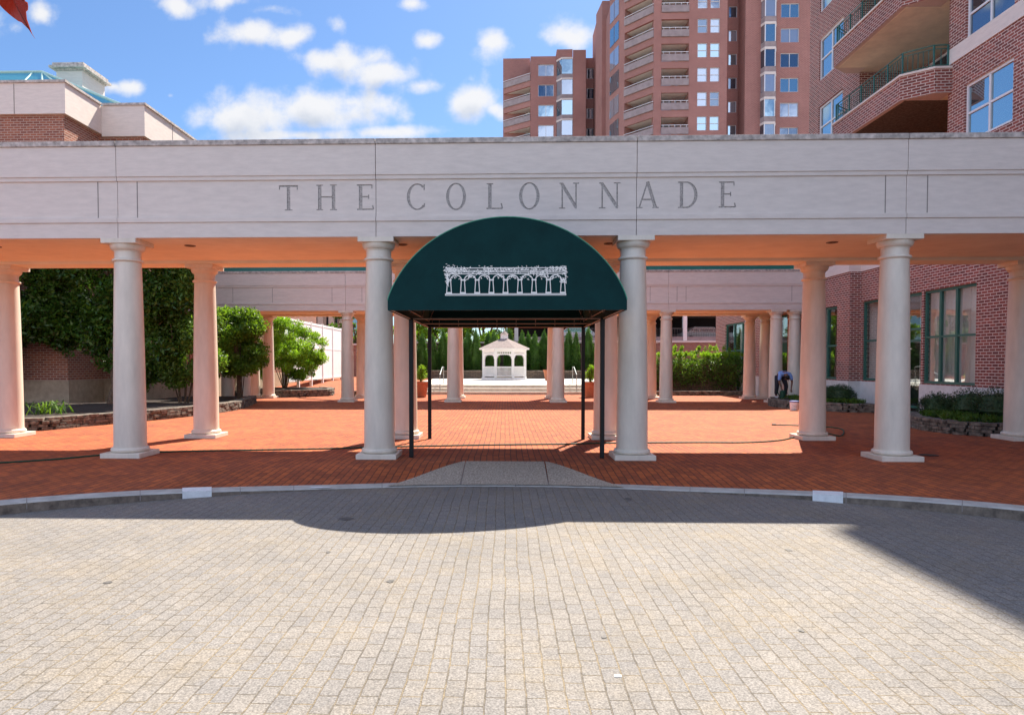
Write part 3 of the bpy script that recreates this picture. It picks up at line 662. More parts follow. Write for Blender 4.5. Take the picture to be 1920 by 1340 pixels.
# trim the wall past YN at ground level: rebuilt as set-forward wing
w = MB(); facade(w, 'x', XR, 2.0, YN, .95, 4.72, [(h[0], h[1], max(h[2], .95), h[3]) for h in low], .2, 1)
facade(w, 'x', XF, YN, 39, .95, 4.72, [(24.9, 27.4, .98, 3.62), (29.2, 32.2, .98, 3.62), (33.6, 37.3, .98, 3.62)], .2, 1)
w.add([(XF, YN, .95), (XR, YN, .95), (XR, YN, 4.72), (XF, YN, 4.72)], [(0, 1, 2, 3)])
w.add([(XF, 39, .0), (20, 39, .0), (20, 39, 4.72), (XF, 39, 4.72)], [(0, 1, 2, 3)])
w.build('ground_floor_wall', WALLB, rb)
w = MB(); facade(w, 'x', XR, 2.0, YE, 5.25, 30, upw+[rec], .12, 1)
w.add([(XR, YE, 5.25), (30, YE, 5.25), (30, YE, 30), (XR, YE, 30)], [(0, 1, 2, 3)])
w.add([(XR, 2, 0), (30, 2, 0), (30, 2, 30), (XR, 2, 30)], [(0, 1, 2, 3)]); w.add([(30, 2, 0), (30, YE, 0), (30, YE, 30), (30, 2, 30)], [(0, 1, 2, 3)])
w.build('upper_wall', WALLB, rb)
MB().box(XR-.08, 30.1, 1.9, YE+.1, 30.001, 30.3).build('roof', STONE, rb)
MB().box(XF-.05, 20, YN+.001, 39.05, 5.251, 5.4).build('roof', STONE, rb)
w = MB(); w.box(XR-.04, XR+.3, 2.0, YN-.003, 4.72, 5.25); w.box(XF-.04, XR+.3, YN, 39, 4.722, 5.248); w.build('stone_band', STONE, rb)
w = MB(); w.box(XR-.03, XR+.1, 2.0, 19.5, 9.8, 10.22); w.build('stone_band', STONE, rb)
w = MB()
for a, b in ((2.0, 20.58), (21.57, YN-.052)): w.box(XR-.05, XR+.25, a, b, -.05, .95)
w.box(XF-.05, XR+.24, YN-.05, YN+.3, -.05, .952); w.box(XF-.051, XF+.25, YN+.3, 39, -.05, .951); w.build('white_base', mat('white_base_paint', (.62, .62, .62), .8, .06), rb)
for a, b, p, q in upw:
    k = (round(a*7+p*3)) % 3
    window(rb, 'x', XR, a, b, p, q, WHITEP, (GLD if k == 0 else GLB), 1, .07, 2, 2, depth=.1)
window(rb, 'x', XR, 18.25, 20.5, .98, 3.68, GREENF, GLG, 1, .075, 1, 1, .12, .07, name='window', zsplit=[2.33])
w = MB()
for u in (19.1, 19.35+.45): w.box(XR+.046, XR+.118, u-.045, u+.045, 1.05, 3.6)
w.build('mullion', GREENF, rb)
window(rb, 'x', XR, 20.6, 21.55, .02, 3.68, GREENF, GLG, 1, .09, 1, 1, .12, .07, zsplit=[.25, 2.25, 2.6], name='door')
window(rb, 'x', XR, 22.1, 23.93, .98, 3.68, GREENF, GLG, 1, .075, 2, 1, .12, .07, zsplit=[2.33])
for a, b in ((24.9, 27.4), (29.2, 32.2), (33.6, 37.3)):
    window(rb, 'x', XF, a, b, .98, 3.62, GREENF, GLG, 1, .08, 3, 1, .12, .07, zsplit=[2.2])
# green spandrel in the middle windows
w = MB(); w.box(XF+.05, XF+.06, 29.3, 32.1, 2.0, 2.42); w.build('green_panel', GREENF, rb)
# curtains and a dark room behind
def curtain(x, y0, y1, z0, z1):
    mb = MB(); n = int((y1-y0)/.05); vs = []
    for k in range(n+1):
        y = y0+(y1-y0)*k/n; xx = x+.035*math.sin(k*1.3)+.02*math.sin(k*.53)
        vs += [(xx, y, z0), (xx, y, z1), (xx+.01, y, z0), (xx+.01, y, z1)]
    f = []
    for k in range(n): f += [(4*k, 4*k+1, 4*k+5, 4*k+4), (4*k+2, 4*k+6, 4*k+7, 4*k+3)]
    mb.add(vs, f); return mb.build('curtain', CURT, rb, True)
curtain(XR+.30, 18.2, 20.52, .9, 3.75); curtain(XR+.30, 22.3, 23.95, .9, 3.7); curtain(XR+.5, 20.6, 21.5, .05, 3.7); curtain(XF+.35, 33.7, 36.0, .9, 3.7)
w = MB(); w.box(XR+2.6, XR+2.7, 2.2, 38.8, 0, 4.7); w.box(XR+.3, XR+2.6, 2.2, 38.8, 3.9, 3.95); w.box(XR+.3, XR+2.6, 2.2, 38.8, .0, .05); w.build('interior', mat('room_interior', (.10, .10, .095), .9, .2), rb)
# balcony recess lining
w = MB(); ya, yb_ = 19.55, 24.35
w.add([(XR+1.9, ya, 6), (XR+1.9, yb_, 6), (XR+1.9, yb_, 27.2), (XR+1.9, ya, 27.2)], [(0, 1, 2, 3)])
w.add([(XR+.12, ya, 6), (XR+1.9, ya, 6), (XR+1.9, ya, 27.2), (XR+.12, ya, 27.2)], [(0, 1, 2, 3)])
w.add([(XR+.12, yb_, 6), (XR+1.9, yb_, 6), (XR+1.9, yb_, 27.2), (XR+.12, yb_, 27.2)], [(0, 1, 2, 3)])
w.build('balcony_recess', WALLB, rb)
for k in range(7):
    zc = 9.75+FH*(k-1)
    window(rb, 'x', XR+1.75, 20.4, 23.4, zc+.05, zc+1.75, WHITEP, GLD, 1, .07, 3, 1, .1, name='balcony_door')
def balcony(k, zc):
    xo = 11.22; poly = [(XR+.02, 19.40), (11.85, 19.42), (xo, 19.95), (xo, 23.95), (11.85, 24.45), (XR+.02, 24.45)]
    poly = poly[::-1] if False else poly
    # order to CCW
    A = sum(poly[i][0]*poly[(i+1) % 6][1]-poly[(i+1) % 6][0]*poly[i][1] for i in range(6))
    if A < 0: poly = poly[::-1]
    inner = []
    cx_, cy_ = 12.0, 21.9
    bz = MB().prism(poly, zc-.72, zc-.06).build('balcony', WALLB, rb)
    capp = [((x-cx_)*1.05+cx_, (y-cy_)*1.012+cy_) for x, y in poly]; capp = [(min(x, XR+.02), y) for x, y in capp]
    MB().prism(capp, zc-.06, zc).build('cap', STONE, bz, bevel=.005)
    # soffit slab runs from just inside the spandrel back into the recess
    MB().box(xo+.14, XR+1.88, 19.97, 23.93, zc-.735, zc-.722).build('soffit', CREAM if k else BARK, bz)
    # recess floor slab
    MB().box(XR+.03, XR+1.88, 19.57, 24.33, zc-.72, zc-.05).build('slab', CREAM, bz)
    path = [(XR-.05, 19.50), (11.88, 19.52), (xo+.08, 20.0), (xo+.08, 23.9), (11.88, 24.36), (XR-.05, 24.36)]
    rl = MB()
    for z in (zc+.62, zc+.07, zc+.52): rl.tube([(x, y, z) for x, y in path], .018 if z > zc+.55 else .012, 6)
    for (a, b) in zip(path[:-1], path[1:]):
        a = Vector(a); b = Vector(b); n = max(1, int((b-a).length/.125))
        for j in range(n):
            p = a+(b-a)*j/n; big = (j % 6 == 0)
            h = .018 if big else .007
            rl.box(p.x-h, p.x+h, p.y-h, p.y+h, zc+.0 if big else zc+.07, zc+.62 if big else zc+.52)
    rl.build('railing', GREENF, bz)
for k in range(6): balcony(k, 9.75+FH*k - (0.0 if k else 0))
# ------------------------------------------------------------------ left building
lb = thing('atrium_building', 'left brick building with pale stone parapets and a turquoise glass skylight roof', 'building', (-18, 26, 0))
w = MB()
facade(w, 'y', 22.0, -34, -14.35, 1.0, 9.63, [], .1, 1)
w.add([(-14.35, 22, 1.0), (-14.35, 24, 1.0), (-14.35, 24, 9.63), (-14.35, 22, 9.63)], [(0, 1, 2, 3)])
facade(w, 'y', 24.0, -14.35, -12.8, 1.0, 9.55, [(-14.15, -12.99, 7.4, 9.45)], .15, 1)
facade(w, 'x', -12.8, 24.0, 46, 1.0, 9.55, [(24.2, 25.4, 7.4, 9.45)], .15, -1)
w.build('wall', LWALLB, lb)
w = MB(); w.box(-34, -14.3, 21.95, 22.3, -.1, 1.0); w.box(-14.55, -14.3, 22.3, 23.95, -.1, .999); w.box(-14.3, -12.75, 23.95, 24.3, -.1, .998); w.box(-13.05, -12.75, 24.3, 46, -.1, .997)
w.build('wall_base', mat('tan_base', (.42, .33, .24), .9, .12), lb)
w = MB(); w.box(-34, -14.22, 21.87, 22.4, 9.632, 10.62); w.box(-14.75, -14.222, 22.4, 23.87, 9.632, 10.618); w.box(-14.22, -12.68, 23.87, 24.4, 9.55, 10.617); w.box(-13.2, -12.681, 24.4, 46, 9.552, 10.616)
w.build('stone_parapet', STONE, lb)
w = MB(); w.box(-34, -14.17, 21.82, 22.45, 10.622, 10.70); w.box(-14.8, -14.172, 22.45, 23.82, 10.621, 10.698); w.box(-14.17, -12.62, 23.82, 24.45, 10.62, 10.697); w.box(-13.25, -12.62, 24.45, 46, 10.62, 10.696)
w.build('coping', STONE_DIRTY, lb)
w = MB()
for xx in (-15.9, -18.9): w.box(xx-.01, xx+.01, 21.862, 21.9, 9.64, 10.6)
for yy in (25.9, 28.9): w.box(-12.69, -12.672, yy-.01, yy+.01, 9.56, 10.6)
w.build('parapet_joint', JOINT, lb)
window(lb, 'y', 24.0, -14.15, -12.99, 7.4, 9.45, GREENF, GLL, 1, .08, 1, 1, .12)
window(lb, 'x', -12.8, 24.2, 25.4, 7.4, 9.45, GREENF, GLD, -1, .08, 1, 1, .12)
MB().box(-34, -12.9, 24.5, 46, 10.3, 10.4).build('roof', STONE_DIRTY, lb)
# skylight
w = MB(); A_ = [(-30, 24.6, 10.72), (-13.3, 24.9, 10.72), (-13.3, 30, 10.72), (-30, 30, 10.72)]; r0, r1 = (-27, 27.2, 13.25), (-18.6, 27.2, 13.25)
w.add(A_+[r0, r1], [(0, 1, 5, 4), (1, 2, 5), (2, 3, 4, 5), (3, 0, 4)]); sk = w.build('skylight', GLSK, lb)
w = MB()
for a, b in ((A_[0], A_[1]), (A_[1], A_[2]), (r0, r1), (A_[0], r0), (A_[1], r1), (A_[2], r1)): w.tube([a, b], .06, 6)
for k in range(1, 9):
    t = k/9.; p = Vector(A_[0]).lerp(Vector(A_[1]), t); q = Vector(r0).lerp(Vector(r1), max(0, min(1, (p.x+27)/8.5)))
    w.tube([p, q], .035, 6)
w.build('glazing_bar', mat('pale_green_metal', (.42, .62, .56), .5, .05), sk)
w = MB(); w.box(-18.75, -17.65, 28.3, 29.9, 10.3, 13.75); ch = w.build('chimney', STONE, lb)
w = MB(); w.box(-18.8, -17.6, 28.25, 29.95, 13.75, 13.83); w.box(-18.95, -17.45, 28.1, 30.1, 13.83, 13.92); w.box(-18.86, -17.54, 28.2, 30.0, 13.92, 14.06); w.build('cap', STONE_DIRTY, ch)
TOWERR = mat('tower_recess_brick', (.42, .22, .18), .9, .1, 3.)
# ------------------------------------------------------------------ distant tower
def X(px, Y): return px2x(px, Y)
def Z(py, Y, px=1200):
    PYC = 679+1280*math.tan(PT); v = (PYC-py)/1280.; u = (px-908.6)/1280.
    dy = math.sin(TH)*u+math.cos(TH)*math.cos(PT)+v*math.cos(TH)*math.sin(PT); dz = -math.sin(PT)+v*math.cos(PT)
    return 1.6+dz*Y/dy
tw = thing('apartment_tower', 'tall red brick apartment tower with stacked balconies far behind the colonnade', 'building', (20, 102, 0))
YT = 100.; TOP = 60.
def poly_wall(mb, pts, z0, z1):
    for a, b in zip(pts[:-1], pts[1:]): mb.add([(a[0], a[1], z0), (b[0], b[1], z0), (b[0], b[1], z1), (a[0], a[1], z1)], [(0, 1, 2, 3)])
gl3 = [GLB, GLL, GLD]
rows = [Z(y, YT, 1315) for y in (45, 91, 137, 182, 228, 274, -1)]   # window head z of each floor, paired windows
FT = (rows[0]-rows[4])/4.
w = MB()
# main face with paired windows
hs = []
x1287, x1358, x1236, x1222 = X(1287, YT), X(1358, YT), X(1236, YT), X(1222, YT)
pw = []
zr0 = Z(35, YT, 1315)
for k in range(-2, 8):
    zt_ = zr0-FT*k
    for a, b in ((1303, 1321), (1326.5, 1344)): pw.append((X(a, YT), X(b, YT), zt_-26*.0781, zt_))
facade(w, 'y', YT, x1287, x1358, 20, TOP, pw, .25, 1)
# pier between balconies
w.box(x1222, x1236, YT, YT+1.2, 20, TOP)
w.build('wall', TOWERB, tw)
for i, (a, b, p, q) in enumerate(pw): window(tw, 'y', YT, a, b, p, q, WHITEP, gl3[(i//2) % 3 if i % 5 else 1], 1, .08, 1, 2, .22, .1)
# frontal balconies
w = MB(); w2 = MB(); w3 = MB(); w4 = MB(); w5 = MB()
for k in range(-2, 8):
    zt_ = Z(36.5, YT, 1260)-FT*k           # head of the opening
    MB().box(x1236, x1287, YT+.02, YT+.4, zt_, zt_+.95).build('spandrel', TOWERB, tw)
    b_ = MB().box(x1236+.02, x1287-.02, YT-.18, YT+.02, zt_+.98, zt_+2.0-.05); b_.build('balcony_parapet', TOWERD, tw)
    MB().box(x1236, x1287, YT+.4, YT+3.0, zt_+.02, zt_+.3).build('balcony_slab', CREAMT, tw); w3 = MB()
    w3.tube([(x1236+.05, YT-.1, zt_+2.25), (x1287-.05, YT-.1, zt_+2.25)], .05, 6)
    for j in range(5): xx = x1236+.3+(x1287-x1236-.6)*j/4; w3.box(xx-.03, xx+.03, YT-.13, YT-.07, zt_+1.95, zt_+2.25)
    w3.build('balcony_rail', WHITEP, tw)
    MB().box(x1236+.3, x1287-.9, YT+2.8, YT+2.95, zt_-2.2, zt_-.2).build('balcony_window', GLD, tw)
w = MB(); w.box(x1236-.8, x1287+.8, YT+3.0, YT+3.3, 20, TOP); w.box(x1287+.001, x1287+.3, YT+.3, YT+3, 20, TOP); w.build('recess_wall', TOWERR, tw)
# angled balconies 1168-1222
A = Vector((X(1168, 104.), 104.)); B = Vector((x1222, YT+.05)); D = (B-A).normalized(); Nn = Vector((D.y, -D.x))*-1
if Nn.y < 0: Nn = -Nn
for k in range(-2, 8):
    zt_ = Z(37, YT, 1222)-FT*k
    def ob(mb, a, b, d0, d1, z0, z1):
        p = A+D*a; q = A+D*b; mb.prism([tuple(p+Nn*d0), tuple(q+Nn*d0), tuple(q+Nn*d1), tuple(p+Nn*d1)], z0, z1); return mb
    Ln = (B-A).length
    ob(MB(), 0, Ln, 0, .35, zt_, zt_+.95).build('spandrel', TOWERB, tw)
    ob(MB(), .02, Ln, -.2, .0, zt_+.98, zt_+1.95).build('balcony_parapet', TOWERD, tw)
    ob(MB(), 0, Ln, .35, 4.2, zt_+.02, zt_+.3).build('balcony_slab', CREAMT, tw)
    r = MB().tube([tuple(A-Nn*.1)+(zt_+2.22,), tuple(B-Nn*.1)+(zt_+2.22,)], .05, 6)
    r.build('balcony_rail', WHITEP, tw)
    ob(MB(), 2.4, Ln-.2, 3.9, 4.05, zt_-2.2, zt_-.2).build('balcony_window', GLD, tw)
w = MB(); ob(w, -2.2, Ln+.5, 4.2, 4.5, 20, TOP); ob(w, -.25, -.02, .1, 4.3, 20, TOP-.2); w.build('recess_wall', TOWERR, tw)
# angled bay left of balconies, 1140-1168
w = MB(); C_ = Vector((X(1140, 109.), 109.)); C2 = Vector((X(1160, 105.), 105.))
poly_wall(w, [tuple(A), tuple(C2)], 20, TOP); poly_wall(w, [tuple(C2), tuple(C_)], 20, TOP-1); poly_wall(w, [tuple(C_), (C_.x, 125)], 20, TOP-3)
w.build('wall', TOWERB, tw)
for k in range(-2, 8):
    zt_ = Z(46, 106, 1150)-FT*1.06*k; d = (C_-C2); n = Vector((-d.y, d.x)).normalized()
    if n.y > 0: n = -n
    for (ta, tb) in ((.12, .5), (.55, .92)):
        p = C2+d*ta+n*.08; q = C2+d*tb+n*.08; m_ = MB(); m_.prism([tuple(p), tuple(q), tuple(q-n*.1), tuple(p-n*.1)], zt_-2.4, zt_+.3); m_.build('window', gl3[k % 2], tw)
# tall back slab 1115-1140
w = MB(); w.box(X(1126, 113), X(1145, 113), 113, 125, 20, Z(2, 113, 1130)); w.add([(X(1115, 118), 118, 20), (X(1126, 113), 113, 20), (X(1126, 113), 113, Z(3, 113, 1126)), (X(1115, 118), 118, Z(28, 118, 1115))], [(0, 1, 2, 3)])
w.build('wall', TOWERB, tw)
# recess with single windows 1358-1392, then right block
YB = 103.; w = MB(); sw = []
for k in range(-2, 8):
    zt_ = Z(12, YB, 1370)-FT*1.0*k; sw.append((X(1360.5, YB), X(1376, YB), zt_-1.65, zt_))
facade(w, 'y', YB, X(1358, YB)-.6, X(1392, YB)+.2, 20, TOP, sw, .25, 1)
YC = 100.; x1391 = X(1391.5, YC); x1505 = X(1530, YC)
bw_ = []
for k in range(-2, 8):
    zt_ = Z(6.5, YC, 1475)-44.9*.0781*k*1.0; bw_.append((X(1457, YC), X(1491, YC), zt_-2.0, zt_))
facade(w, 'y', YC, x1391, x1505, 20, TOP, bw_, .25, 1)
w.add([(x1391, YC, 20), (x1391, YB, 20), (x1391, YB, TOP), (x1391, YC, TOP)], [(0, 1, 2, 3)])
w.add([(x1358, YT, 20), (x1358, YB, 20), (x1358, YB, TOP), (x1358, YT, TOP)], [(0, 1, 2, 3)])
w.box(x1287, x1505+6, YB+.6, YB+14, 20, TOP-.1); w.build('wall', TOWERB, tw)
for i, h in enumerate(sw): window(tw, 'y', YB, *h, WHITEP, gl3[(i*2+1) % 3], 1, .07, 1, 1, .22, .1)
for i, h in enumerate(bw_): window(tw, 'y', YC, *h, WHITEP, gl3[(i+1) % 3], 1, .07, 2, 1, .22, .1)
# glazed bays 1420-1450
for k in range(-2, 8):
    zt_ = Z(0, YC, 1435)-44.9*.0781*k; xa, xb, xc = X(1420, YC), X(1443, YC), X(1449, YC)
    pg = [(xa, YC-.002), (xa+.25, YC-.9), (xb, YC-.9), (xc, YC-.002)]
    MB().prism(pg, zt_-3.5, zt_-2.75).build('bay_spandrel', TOWERD, tw)
    f = MB().prism([(xa+.04, YC-.002), (xa+.28, YC-.86), (xb-.02, YC-.86), (xc-.04, YC-.002)], zt_-2.75, zt_-.35).build('bay_window', gl3[(k*2+1) % 3], tw)
    MB().prism([(xa-.02, YC-.002), (xa+.22, YC-.94), (xb+.02, YC-.94), (xc+.02, YC-.002)], zt_-.35, zt_-.0).build('bay_cornice', STONE, tw)
    for xx in (xa+.28, xb-.04): MB().box(xx-.06, xx+.06, YC-.93, YC-.84, zt_-2.75, zt_-.35).build('bay_frame', WHITEP, tw)
MB().box(x1222-2, x1505+7, YT-.3+.5, YB+15, TOP, TOP+.6).build('roof', TOWERD, tw)
# lower wing 943-1138
wg = thing('apartment_wing', 'lower brick apartment wing with a glazed bay, left of the tall tower', 'building', (6, 124, 0))
YW = 122.; sc_ = YW/1280.; zt1 = Z(106, YW, 1020); w = MB(); FW = 37.*sc_
xw = {p: X(p, YW) for p in (943, 994, 1008, 1038, 1042, 1051, 1071, 1095, 1100, 1118, 1136, 1140)}
h1 = []; h2 = []
for k in range(0, 6):
    zz = Z(121, YW, 1020)-FW*k; h1.append((xw[1008], xw[1038]-.1, zz-2.05, zz))
    h2.append((xw[1100], xw[1118], zz-2.0+.02, zz-.12))
facade(w, 'y', YW, xw[994], xw[1042], 20, zt1, h1, .25, 1)
YW2 = YW+1.5
facade(w, 'y', YW2, xw[1095], X(1140, YW2), 20, Z(109, YW2, 1120), h2, .25, 1)
facade(w, 'y', YW-1.2, xw[1071], xw[1095], 20, Z(94, YW-1.2, 1080), [], .1, 1)
w.add([(xw[1095], YW-1.2, 20), (xw[1095], YW2, 20), (xw[1095], YW2, Z(94, YW, 1080)), (xw[1095], YW-1.2, Z(94, YW-1.2, 1080))], [(0, 1, 2, 3)])
w.box(xw[1042], xw[1071]+.01, YW-.4, YW+8, Z(113, YW, 1050), Z(95, YW, 1050)); w.box(xw[994]+.1, xw[1095]-.1, YW+.5, YW+10, 20, zt1-.3)
w.box(xw[994]-.01, xw[994]+.3, YW+.01, YW+9, 20, zt1-.02)
# back left piece
w.add([(X(943, 126), 126, 20), (X(993, 126), 126, 20), (X(993, 126), 126, Z(110, 126, 960)), (X(943, 126), 126, Z(110, 126, 960))], [(0, 1, 2, 3)])
w.build('wall', TOWERB, wg)
for i, h in enumerate(h1): window(wg, 'y', YW, *h, WHITEP, gl3[(i+1) % 3 if i else 1], 1, .08, 2, 1, .22, .1)
for i, h in enumerate(h2): window(wg, 'y', YW2, *h, WHITEP, gl3[(i*2) % 3], 1, .08, 1, 1, .22, .1)
for k in range(6):
    zz = Z(113, YW, 1060)-FW*k; xa, xb, xc = xw[1042], xw[1051], xw[1071]
    MB().prism([(xa, YW-.01), (xb, YW-1.15), (xc-.02, YW-1.15), (xc-.02, YW-.01)], zz-3.5, zz-2.85).build('bay_spandrel', TOWERD, wg)
    MB().prism([(xa+.05, YW-.01), (xb+.02, YW-1.1), (xc-.05, YW-1.1), (xc-.05, YW-.01)], zz-2.85, zz-.3).build('bay_window', gl3[k % 2], wg)
    MB().prism([(xa-.05, YW-.01), (xb-.02, YW-1.19), (xc-.02, YW-1.19), (xc-.02, YW-.01)], zz-.3, zz).build('bay_cornice', STONE, wg)
# angled balconies at the left end
A = Vector((X(944, 126.), 125.9)); B = Vector((xw[994], YW+.3)); D = (B-A).normalized(); Nn = Vector((-D.y, D.x)); Nn = Nn if Nn.y > 0 else -Nn; Ln = (B-A).length
for k in range(6):
    zt_ = Z(160, YW, 994)-FW*k
    ob(MB(), 0, Ln, 0, .35, zt_, zt_+.95).build('spandrel', TOWERB, wg)
    ob(MB(), .02, Ln, -.2, 0, zt_+.97, zt_+1.95).build('balcony_parapet', TOWERD, wg)
    ob(MB(), 0.1, Ln, .35, 2.5, zt_+.02, zt_+.3).build('balcony_slab', CREAMT, wg)
    MB().tube([tuple(A-Nn*.1)+(zt_+2.2,), tuple(B-Nn*.1)+(zt_+2.2,)], .05, 6).build('balcony_rail', WHITEP, wg)
    ob(MB(), 2.4, Ln-.2, 2.3, 2.4, zt_-2.2, zt_-.2).build('balcony_window', GLD, wg)
w = MB(); ob(w, .3, Ln, 2.5, 2.6, 20, Z(125, YW, 980)); w.build('recess_wall', CREAMT, wg)
# ------------------------------------------------------------------ dry stone beds
def bed(label, path, h, inner, cat='planting bed', groupn='dry stone planting beds', th=.32, mz=None, seed=1):
    """path: stone wall polyline; inner: polygon of soil"""
    rnd = random.Random(seed); t = thing('planting_bed', label, cat, (path[0][0], path[0][1], 0), groupn)
    mb = MB(); nr = max(2, int(h/.062)); 
    P = [Vector(p) for p in path]; seg = [(b-a).length for a, b in zip(P[:-1], P[1:])]; tot = sum(seg)
    def at(s):
        for a, b, l in zip(P[:-1], P[1:], seg):
            if s <= l: return a+(b-a)*(s/l), (b-a).normalized()
            s -= l
        return P[-1], (P[-1]-P[-2]).normalized()
    for r in range(nr):
        s = rnd.uniform(-.1, 0); z0 = h*r/nr; hh = h/nr
        while s < tot:
            l = rnd.uniform(.12, .38) if r < nr-1 else rnd.uniform(.25, .5)
            p, d = at(max(0, s)); q, _ = at(min(tot, s+l-.008)); nrm = Vector((-d.y, d.x)); o1 = rnd.uniform(-.025, .025); w_ = th/2
            if (q-p).length > .03:
                dd = (q-p).normalized(); nrm = Vector((-dd.y, dd.x)); j = lambda: Vector((rnd.uniform(-.012, .012), rnd.uniform(-.012, .012)))
                a, b, c, e = p-nrm*(w_+o1)+j(), q-nrm*(w_+o1)+j(), q+nrm*w_, p+nrm*w_
                zj = rnd.uniform(-.008, .006); z1 = z0+hh-.006+zj
                mb.frustum([(a.x, a.y, z0), (b.x, b.y, z0), (c.x, c.y, z0), (e.x, e.y, z0)], [(a.x, a.y, z1), (b.x, b.y, z1+rnd.uniform(-.004, .004)), (c.x, c.y, z1), (e.x, e.y, z1)])
            s += l
    mb.build('stone_edging', DSTONE, t, bevel=.006)
    zz = (mz if mz is not None else h-.05)
    n = len(inner); m2 = MB().add([(x, y, zz+rnd.uniform(-.02, .02)) for x, y in inner]+[(sum(p[0] for p in inner)/n, sum(p[1] for p in inner)/n, zz+.08)], [(i, (i+1) % n, n) for i in range(n)])
    m2.build('mulch', MULCH, t); return t
bed('long left planting bed under the dark wall tree', [(-17.5, 15.4), (-13.5, 15.3), (-10.9, 15.8), (-10.55, 16.9), (-10.0, 18.0), (-9.55, 19.4), (-9.2, 21.0), (-9.1, 22.6), (-9.5, 24.8), (-9.95, 26.6)], .30,
    [(-17.5, 15.5), (-13.5, 15.4), (-11, 15.95), (-10.6, 17), (-10.1, 18.1), (-9.65, 19.5), (-9.3, 21), (-9.2, 22.6), (-9.6, 24.8), (-10.0, 26.7), (-12.8, 26.7), (-12.8, 23.9), (-14.3, 21.95), (-17.5, 21.95)], seed=3)
bed('small left planting bed beyond the far colonnade holding a bright shrub', [(-11.2, 30.9), (-9.5, 31.1), (-8.4, 32.2), (-8.7, 34.0), (-9.6, 35.5)], .33, [(-11.2, 31.0), (-9.5, 31.2), (-8.5, 32.3), (-8.8, 34), (-9.7, 35.5), (-12.7, 36), (-12.7, 31)], seed=4)
bed('right planting bed with yews and ground cover under the curtained windows', [(12.2, 18.8), (11.0, 18.4), (10.2, 17.4), (9.95, 16.4), (10.05, 15.5), (10.6, 14.95), (12.2, 14.3)], .30,
    [(12.26, 18.7), (11.0, 18.3), (10.3, 17.3), (10.05, 16.4), (10.15, 15.6), (10.65, 15.05), (12.26, 14.4)][::-1], seed=5)
bed('right planting bed in which the bending man works', [(11.9, 22.0), (11.1, 22.2), (10.4, 22.9), (9.9, 23.8), (9.75, 24.9), (9.95, 25.7)], .28, [(12.2, 22.1), (11.1, 22.3), (10.5, 23), (10, 23.9), (9.85, 24.9), (10.05, 26), (10.3, 27.0), (11.8, 29.0), (11.84, 24.1), (12.2, 23.9)], seed=6)
bed('brick edged bed of the clipped hedge', [(7.0, 33.2), (11.7, 33.2)], .22, [(7.0, 33.3), (11.8, 33.3), (11.8, 38), (6.6, 38)], seed=8)
bed('small low dark stone bed between far columns left of the steps', [(-7.7, 32.2), (-6.2, 32.0), (-5.4, 33.6)], .26, [(-7.7, 32.3), (-6.2, 32.1), (-5.5, 33.6), (-7.0, 34.6)], seed=9)
# ------------------------------------------------------------------ terrace, steps, gazebo
def arcpoly(hw_, y, bulge, yb):
    n = 24; f = [(hw_*(2*k/n-1), y+bulge*(2*k/n-1)**2) for k in range(n+1)]; return f+[(hw_, yb), (-hw_, yb)]
st = MB()
for i in range(3): pass
tag(MB().prism(arcpoly(4.55, 33.6, .35, 36.0), 0, .145).build('step', STEPM), kind='structure')
tag(MB().prism(arcpoly(4.5, 34.1, .35, 36.0), .146, .295).build('step', STEPM), kind='structure')
tag(MB().prism(arcpoly(4.45, 34.6, .35, 35.9), .296, .446).build('step', STEPM), kind='structure')
sheet('terrace', [(-4.8, 35.9, .446), (4.8, 35.9, .446), (6.5, 37, .446), (6.5, 48.3, .446), (-5, 48.3, .446), (-5, 37, .446)], [(0, 1, 2, 3, 4, 5)], TERR)
sheet('terrace_front', [(-4.45, 34.95, .45), (4.45, 34.95, .45), (4.8, 35.95, .45), (-4.8, 35.95, .45)], [(0, 1, 2, 3)], TERR)
rwv = MB()
rw = thing('retaining_wall', 'low brown stone wall along the back of the pale terrace', 'wall', (0, 48.5, 0)); rwv.box(-5.5, 11, 48.3, 48.7, 0, .95); rwv.build('wall_face', brick('rubble', (.17, .13, .10), (.10, .08, .065), (.05, .04, .035), .35, .12, .015, dirt=.4, bump=.8), rw)
MB().box(-5.5, 11, 48.25, 48.75, .951, 1.02).build('capping', DSTONE, rw)
sheet('back_bed', [(-5.5, 48.7, .9), (11, 48.7, .9), (11, 52.3, .9), (-5.5, 52.3, .9)], [(0, 1, 2, 3)], MULCH)
bw2 = thing('boundary_wall', 'dark brown brick wall behind the row of arborvitae', 'wall', (0, 52.5, 0))
MB().box(-7.5, 11.5, 52.3, 52.7, 0, 3.05).build('wall_face', brick('brown_brick', (.13, .075, .055), (.08, .05, .04), (.1, .08, .07), .22, .08, .012, dirt=.2), bw2)
MB().box(-7.6, 11.6, 52.2, 52.8, 3.051, 3.17).build('capping', STONE_DIRTY, bw2)
gz = thing('gazebo', 'white octagonal garden gazebo with grey shingle roof on the terrace', 'gazebo', (0, 46.0, .446))
gx, gy, g0 = px2x(945.5, 46.0), 46.0, .447
ngz = len(bpy.data.objects)
def oc(r, k, z, a0=22.5): a = math.radians(a0+45*k); return (gx+r*math.cos(a), gy+r*math.sin(a), z)
def octp(r): return [oc(r, k, 0)[:2] for k in range(8)]
MB().prism(octp(1.62), g0, g0+.165).build('floor', WHITE, gz); MB().prism(octp(1.5), g0+.165, g0+.17).build('floor_boards', DSTONE, gz)
for k in range(8):
    x, y, _ = oc(1.50, k, 0); MB().box(x-.075, x+.075, y-.075, y+.075, g0+.17, g0+2.13).build('post', WHITE, gz)
def pt(k, t, r=1.50):
    a = Vector(oc(r, k, 0)[:2]); b = Vector(oc(r, k+1, 0)[:2]); return a+(b-a)*t
